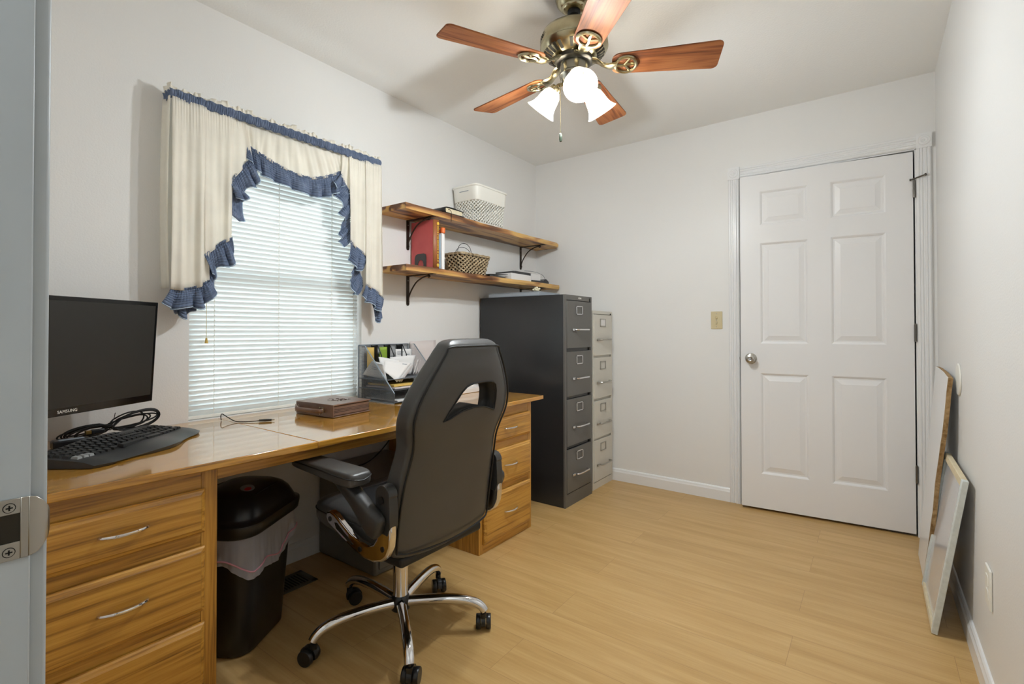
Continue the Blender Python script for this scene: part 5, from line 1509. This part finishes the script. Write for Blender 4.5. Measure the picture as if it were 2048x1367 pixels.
for zz in (0.022, 0.028, 0.034): 
    b.tube([tuple(quadpt(0.03, 0.021) + Vector((0, 0, DTZ + zz))), tuple(quadpt(0.979, 0.021) + Vector((0, 0, DTZ + zz))), tuple(quadpt(0.979, 0.97) + Vector((0, 0, DTZ + zz)))], 0.0012, 6)
part('zipper', b, mat('zip_tape', (58, 40, 32), 0.6), gs)
b = MB()
rnd = random.Random(9)
for i in range(26):
    q = quadpt(rnd.uniform(0.42, 0.80), rnd.uniform(0.30, 0.62)); r = rnd.uniform(0.004, 0.010)
    a0 = rnd.uniform(0, 6.28)
    b.tube([(q.x + r * cos(a0 + k * 0.5) * (1 - k * 0.06), q.y + r * sin(a0 + k * 0.5) * (1 - k * 0.06), DTZ + 0.0562) for k in range(8)], 0.0011, 5)
part('embossed_ornament', b, mat('embossed_leather', (62, 42, 34), 0.5), t)
b = MB()   # handle on the near (-Y) side
nY = Vector((-0.1, -1, 0)).normalized()
h0, h1 = quadpt(0, 0.88), quadpt(0, 0.22)
hp_ = smoothpath([h0 + nY * 0.002, h0 + nY * 0.020, h0 * 0.85 + h1 * 0.15 + nY * 0.028, h0 * 0.5 + h1 * 0.5 + nY * 0.030, h0 * 0.15 + h1 * 0.85 + nY * 0.028, h1 + nY * 0.020, h1 + nY * 0.002], 5)
L = []
for i, p_ in enumerate(hp_):
    q = (hp_[min(i + 1, len(hp_) - 1)] - hp_[max(i - 1, 0)]).normalized(); nn = Vector((0, 0, 1)).cross(q)
    L.append([p_ + nn * 0.0035 * cos(2 * pi * j / 12) + Vector((0, 0, DTZ + 0.028 + 0.009 * sin(2 * pi * j / 12))) for j in range(12)])
b.loft(L)
hd = part('handle', b, M['brownleather'], t)
for hh_ in (h0, h1):
    b = MB(); c = hh_ + nY * 0.014 + Vector((0, 0, DTZ + 0.028)); tdir = (h1 - h0).normalized()
    sq = [c + tdir * a_ * 0.012 + Vector((0, 0, z_ * 0.015)) for a_, z_ in ((-1, -1), (1, -1), (1, 1), (-1, 1))]
    b.tube([tuple(p_) for p_ in sq], 0.0014, 6, closed=True)
    part('buckle', b, M['brass'], hd)

# ------------------------------------------------------------------ mesh file organizer with papers
ORY0, ORY1 = -1.733, -1.385
og = thing('mesh_organizer', 'grey wire mesh paper sorter full of envelopes on the desk right of the window', 'desk organizer', (0.15, -1.56, DTZ))
def meshpanel(poly3, nu, nv, th=0.0011):
    """poly3: function(u,v)->point ; wire lattice"""
    b = MB(); b.grid(poly3, nu, nv); return b
side_prof = [(0.008, DTZ + 0.002), (0.298, DTZ + 0.002), (0.298, DTZ + 0.052), (0.062, DTZ + 0.290), (0.008, DTZ + 0.290)]
def sidefn(y):
    def f(u, v):
        x = 0.008 + 0.290 * u
        ztop = DTZ + 0.290 if x < 0.062 else DTZ + 0.290 - (x - 0.062) * (0.238 / 0.236)
        return (x, y, DTZ + 0.003 + (ztop - DTZ - 0.003) * v)
    return f
for y in (ORY0, ORY1):
    b = MB(); b.grid(sidefn(y), 44, 44)
    o = part('mesh_side', b, M['wire'], og); md = o.modifiers.new('wire', 'WIREFRAME'); md.thickness = 0.0011; md.use_replace = True
    b = MB(); b.tube([(x, y, z) for x, z in side_prof], 0.0030, 8, closed=True)
    part('side_frame', b, M['wire2'], og)
b = MB(); b.grid(lambda u, v: (0.010, ORY0 + (ORY1 - ORY0) * u, DTZ + 0.003 + 0.287 * v), 52, 42)
o = part('mesh_back', b, M['wire'], og); md = o.modifiers.new('wire', 'WIREFRAME'); md.thickness = 0.0011; md.use_replace = True
for zz, xe in ((0.006, 0.292), (0.066, 0.275), (0.115, 0.230)):
    b = MB(); b.box(0.010, xe, ORY0 + 0.002, ORY1 - 0.002, DTZ + zz - 0.001, DTZ + zz + 0.0005)
    b.tube([(0.010, ORY0, DTZ + zz), (xe, ORY0, DTZ + zz), (xe, ORY1, DTZ + zz), (0.010, ORY1, DTZ + zz)], 0.0022, 6)
    part('tray', b, mat('dark_mesh_tray', (92, 97, 104), 0.5, 0.4), og)
b = MB(); b.tube([(0.010, ORY0, DTZ + 0.290), (0.010, ORY1, DTZ + 0.290)], 0.0030, 8); 
part('top_bar', b, M['wire'], og)
for y in (-1.650, -1.565, -1.475):
    b = MB(); b.tube([(0.012, y, DTZ + 0.118), (0.095, y, DTZ + 0.118), (0.095, y, DTZ + 0.235), (0.062, y, DTZ + 0.288), (0.012, y, DTZ + 0.288)], 0.0030, 8, closed=True)
    b.box(0.012, 0.062, y - 0.0006, y + 0.0006, DTZ + 0.12, DTZ + 0.286)
    part('divider', b, mat('black_mesh_divider', (30, 31, 33), 0.5, 0.4), og)

def sheet(name, label, cat, c, xdir, ydir, hx, hy, m, th=0.0012, curl=0.004, group=None, printm=None):
    b = MB(); c = Vector(c); xd = Vector(xdir).normalized(); yd = Vector(ydir).normalized(); nd = xd.cross(yd).normalized(); yd = nd.cross(xd)
    b.grid(lambda u, v: c + xd * hx * (2 * u - 1) + yd * hy * (2 * v - 1) + nd * curl * sin(pi * u) * (0.5 + 0.5 * v), 8, 6)
    if printm:
        b.mi = 1
        for (u0, v0, w_) in printm:
            p0 = c + xd * hx * (2 * u0 - 1) + yd * hy * (2 * v0 - 1) + nd * (curl * sin(pi * u0) + th)
            b.add([p0, p0 + xd * w_, p0 + xd * w_ + yd * 0.0025, p0 + yd * 0.0025], [(0, 1, 2, 3)])
            p1 = p0 - nd * (2 * th); b.add([p1, p1 + xd * w_, p1 + xd * w_ + yd * 0.0025, p1 + yd * 0.0025], [(0, 1, 2, 3)])
    o = part(name, b, [m, M['ink']], None, loc=tuple(c), solid=th, angle=80)
    return tag(o, label, cat, group)
G = 'letters stuffed in the mesh sorter'
# papers stand in the upper slots, leaning towards the viewer
def leaf4(name, label, cat, P, m, group=None, curl=0.004, marks=()):
    """sheet through four corners: top left, top right, bottom right, bottom left"""
    A_, B_, C_, D_ = [Vector(p_) for p_ in P]
    nd = (B_ - A_).cross(D_ - A_).normalized()
    if nd.x < 0: nd = -nd
    def f(u, v): return (A_ * (1 - u) + B_ * u) * (1 - v) + (D_ * (1 - u) + C_ * u) * v + nd * curl * sin(pi * u)
    b = MB(); b.grid(f, 8, 6)
    b.mi = 1
    for u0, u1, v0 in marks:
        b.add([f(u0, v0) + nd * 0.0012, f(u1, v0) + nd * 0.0012, f(u1, v0 + 0.035) + nd * 0.0012, f(u0, v0 + 0.035) + nd * 0.0012], [(0, 1, 2, 3)])
    c = (A_ + B_ + C_ + D_) / 4
    return tag(part(name, b, [m, M['ink']], None, loc=tuple(c), solid=0.0012, angle=80), label, cat, group)
leaf4('envelope', 'foremost large white envelope tilted forward out of the mesh sorter', 'envelope', [(0.158, -1.682, 0.932), (0.155, -1.491, 0.914), (0.225, -1.655, 0.825), (0.188, -1.712, 0.884)], M['paper'], G, marks=[(0.68, 0.86, 0.10)])
leaf4('envelope', 'white letter fanned out just under the foremost envelope', 'envelope', [(0.150, -1.672, 0.934), (0.147, -1.474, 0.905), (0.217, -1.630, 0.824), (0.182, -1.700, 0.880)], M['paper'], G, curl=0.001)
leaf4('envelope', 'white letter at the bottom of the fan, sticking out towards the chair', 'envelope', [(0.143, -1.665, 0.934), (0.139, -1.462, 0.898), (0.210, -1.610, 0.822), (0.175, -1.690, 0.878)], M['pink'], G, curl=-0.001)
leaf4('envelope', 'white sheet whose corner peeks out above the foremost envelope', 'envelope', [(0.118, -1.688, 0.955), (0.128, -1.556, 0.928), (0.165, -1.613, 0.845), (0.150, -1.690, 0.870)], M['paper'], G)
leaf4('envelope', 'window envelope seen through the left mesh side of the sorter', 'envelope', [(0.108, -1.722, 0.936), (0.180, -1.706, 0.924), (0.208, -1.706, 0.838), (0.032, -1.724, 0.860)], M['paper'], G, curl=0.002, marks=[(0.25, 0.7, 0.35), (0.25, 0.6, 0.47), (0.55, 0.9, 0.08)])
leaf4('envelope', 'tall white envelope standing behind the fan of letters', 'envelope', [(0.102, -1.600, 0.948), (0.102, -1.412, 0.952), (0.125, -1.464, 0.850), (0.125, -1.552, 0.850)], M['paper'], G)
leaf4('envelope', 'narrow white letter on edge nearest the tall envelope', 'envelope', [(0.150, -1.440, 0.928), (0.115, -1.402, 0.928), (0.128, -1.438, 0.850), (0.165, -1.488, 0.850)], M['paper'], G, curl=0.001, marks=[(0.3, 0.5, 0.2)])
leaf4('envelope', 'narrow beige letter on edge at the chair end of the sorter', 'envelope', [(0.140, -1.412, 0.926), (0.108, -1.393, 0.930), (0.122, -1.412, 0.850), (0.155, -1.458, 0.850)], M['pink'], G, curl=0.001)
leaf4('paper_sheet', 'printed white sheet standing at the back of the sorter under the pinkish sheet', 'paper', [(0.050, -1.516, 0.989), (0.050, -1.395, 0.987), (0.054, -1.395, 0.872), (0.054, -1.516, 0.872)], M['paper'], None, curl=0.002, marks=[(0.1, 0.5, 0.12), (0.1, 0.36, 0.22), (0.6, 0.85, 0.25)])
leaf4('paper_sheet', 'large pinkish white sheet leaning on the wall beside the sorter', 'paper', [(0.010, -1.372, 1.028), (0.010, -1.160, 1.034), (0.050, -1.160, 0.7275), (0.050, -1.372, 0.7275)], M['pink'], None, curl=0.002)
sheet('folder', 'orange tabbed hanging folder at the left back of the sorter', 'folder', (0.035, -1.675, 0.925), (0.35, 1, 0), (0, 0, 1), 0.020, 0.078, M['yellow'])
sheet('folder', 'green hanging folder at the back of the sorter', 'folder', (0.036, -1.590, 0.945), (0.35, 1, 0), (0, 0, 1), 0.022, 0.058, M['green'])
b = MB(); b.box(0.03, 0.262, -1.70, -1.41, DTZ + 0.0685, DTZ + 0.076)
tag(part('folder', b, M['pink'], None, loc=(0.15, -1.55, DTZ + 0.0685), bev=0.001), 'pale folder flat on the middle tray of the sorter', 'folder')
b = MB(); b.box(0.03, 0.245, -1.69, -1.42, DTZ + 0.079, DTZ + 0.089)
tag(part('folder', b, M['yellow'], None, loc=(0.15, -1.55, DTZ + 0.079), bev=0.001), 'manila yellow folder on the pale folder in the sorter', 'folder')
b = MB(); b.box(0.03, 0.285, -1.70, -1.40, DTZ + 0.008, DTZ + 0.013)
tag(part('paper_sheet', b, M['paper'], None, loc=(0.15, -1.55, DTZ + 0.008)), 'white papers flat on the bottom tray of the sorter', 'paper')
b = MB(); b.box(0.10, 0.31, -1.375, -1.06, DTZ + 0.0008, DTZ + 0.028); b.box(0.11, 0.30, -1.36, -1.09, DTZ + 0.0285, DTZ + 0.040)
tag(part('paper_stack', b, M['paper'], None, loc=(0.2, -1.2, DTZ), bev=0.002), 'white paper stack on the desk seen through the chair back opening', 'paper stack')

# ------------------------------------------------------------------ wall bits
t = thing('light_switch', 'almond double light switch plate on the wall left of the white door', 'light switch', (1.41, 0, 1.158))
b = MB(); b.box(1.374, 1.444, -0.006, -0.0005, 1.102, 1.216)
part('switch_plate', b, M['almond'], t, bev=0.003, seg=3)
for z in (1.142, 1.176):
    b = MB(); b.box(1.405, 1.413, -0.014, -0.005, z - 0.008, z + 0.008)
    part('toggle', b, M['almond'], t, bev=0.002)
for z in (1.117, 1.159, 1.201):
    b = MB(); b.cyl((1.409, -0.0075, z), (1.409, -0.0055, z), 0.003, n=12)
    part('screw', b, M['steel'], t)

t = thing('wall_outlet', 'white outlet cover plate low on the right wall', 'outlet', (W, -1.378, 0.34))
b = MB(); b.box(W - 0.007, W - 0.0005, -1.416, -1.340, 0.283, 0.399)
part('outlet_plate', b, M['white'], t, bev=0.003, seg=3)
for z in (0.320, 0.362):
    b = MB(); b.box(W - 0.0085, W - 0.006, -1.394, -1.362, z - 0.014, z + 0.014)
    part('socket', b, M['white'], t, bev=0.003)
b = MB(); b.lathe([(0.001, 0.0005), (0.062, 0.0005), (0.063, 0.003), (0.060, 0.006), (0.02, 0.008), (0.001, 0.008)], n=48, mtx=Matrix.Translation((W, -0.782, 0.900)) @ Matrix.Rotation(-pi / 2, 4, 'Y'))
tag(part('door_bumper', b, M['white'], None, loc=(W, -0.782, 0.900)), 'round white door bumper disc on the right wall', 'door bumper')

# ------------------------------------------------------------------ leaning boards
def lean_board(pts_yz, xb, xt, zt, th):
    """board in a plane from floor x=xb to wall x=xt at z=zt; outline in (y, s) with s the height fraction along z"""
    front = []; backp = []
    d = Vector((xt - xb, 0, zt)).normalized(); n_ = Vector((-d.z, 0, d.x))
    for y, z in pts_yz:
        p_ = Vector((xb + (xt - xb) * z / zt, y, z))
        front.append(p_ + n_ * th); backp.append(p_)
    return front, backp
rnd = random.Random(12)
edge = [(-0.590 - 0.20 * (k / 16) + rnd.uniform(-0.004, 0.004) + 0.012 * sin(k * 0.9), 0.902 * k / 16) for k in range(17)]
outl = [(-0.262, 0.002)] + [(edge[0][0], 0.002)] + edge[1:] + [(-0.60, 0.915), (-0.40, 0.920), (-0.262, 0.918)]
fr, bk = lean_board(outl, 2.412, 2.482, 0.90, 0.014)
t = thing('drywall_scrap', 'broken white drywall scrap with torn brown edge leaning in the corner', 'drywall board', (2.42, -0.45, 0))
b = MB(); n = len(fr)
b.v = [tuple(p_) for p_ in fr + bk]
b.mi = 0; b.face(list(range(n))); b.face([n + i for i in range(n)][::-1])
for i in range(n):
    j = (i + 1) % n
    b.mi = 1 if 1 <= i < n - 1 else 0
    b.face((i, n + i, n + j, j))
part('board', b, [M['trim'], M['gyp']], t, smooth=False)
# torn strip of exposed core along the near edge on the face
b = MB(); ex = []
n_ = (fr[0] - bk[0]).normalized()
for k, (y, z) in enumerate(edge):
    zz = max(z, 0.003); p_ = Vector((2.412 + 0.07 * zz / 0.9, y, zz)) + n_ * 0.0142; ex.append((p_, p_ + Vector((0, 0.008 + 0.005 * sin(k * 1.7) + 0.004 * (k % 3), 0))))
for q in range(len(ex) - 1):
    b.add([ex[q][0], ex[q][1], ex[q + 1][1], ex[q + 1][0], ex[q][0] + n_ * 0.0008, ex[q][1] + n_ * 0.0003, ex[q + 1][1] + n_ * 0.0003, ex[q + 1][0] + n_ * 0.0008], [(0, 1, 2, 3), (4, 5, 6, 7), (0, 1, 5, 4), (2, 3, 7, 6), (1, 2, 6, 5), (3, 0, 4, 7)])
part('torn_edge', b, M['gyp'], t, smooth=False)

t = thing('framed_panel', 'small white panel with taped grey white frame leaning on the right wall', 'framed panel', (2.41, -0.85, 0))
def fpt(a, s, off):
    """a 0..1 from far to near, s 0..1 bottom to top"""
    bot = Vector((2.403, -0.618 - 0.428 * a, 0.002)); top = Vector((2.480, -0.640 - 0.500 * a, 0.585))
    p_ = bot.lerp(top, s); n_ = Vector((-0.99, 0, 0.13)).normalized()
    return p_ + n_ * off
def fbar(a0, a1, s0, s1, o0, o1):
    return [[fpt(a0, s0, o0), fpt(a1, s0, o0), fpt(a1, s1, o0), fpt(a0, s1, o0)], [fpt(a0, s0, o1), fpt(a1, s0, o1), fpt(a1, s1, o1), fpt(a0, s1, o1)]]
tape = mat('pale_tape', (206, 212, 210), 0.5, var=8, vscale=60)
for nm, (a0, a1, s0, s1) in {'frame_side': (0, 0.055, 0, 1), 'frame_side2': (0.945, 1, 0, 1), 'frame_rail': (0.055, 0.945, 0, 0.035), 'frame_rail2': (0.055, 0.945, 0.955, 1)}.items():
    b = MB(); b.loft(fbar(a0, a1, s0, s1, -0.004, 0.014))
    part(nm.rstrip('2'), b, tape if 'side' in nm else M['paper2'], t, bev=0.002)
b = MB(); b.loft(fbar(0.05, 0.95, 0.03, 0.96, 0.001, 0.006))
part('panel', b, mat('glossy_white_panel', (205, 205, 208), 0.12, spec=0.6), t)
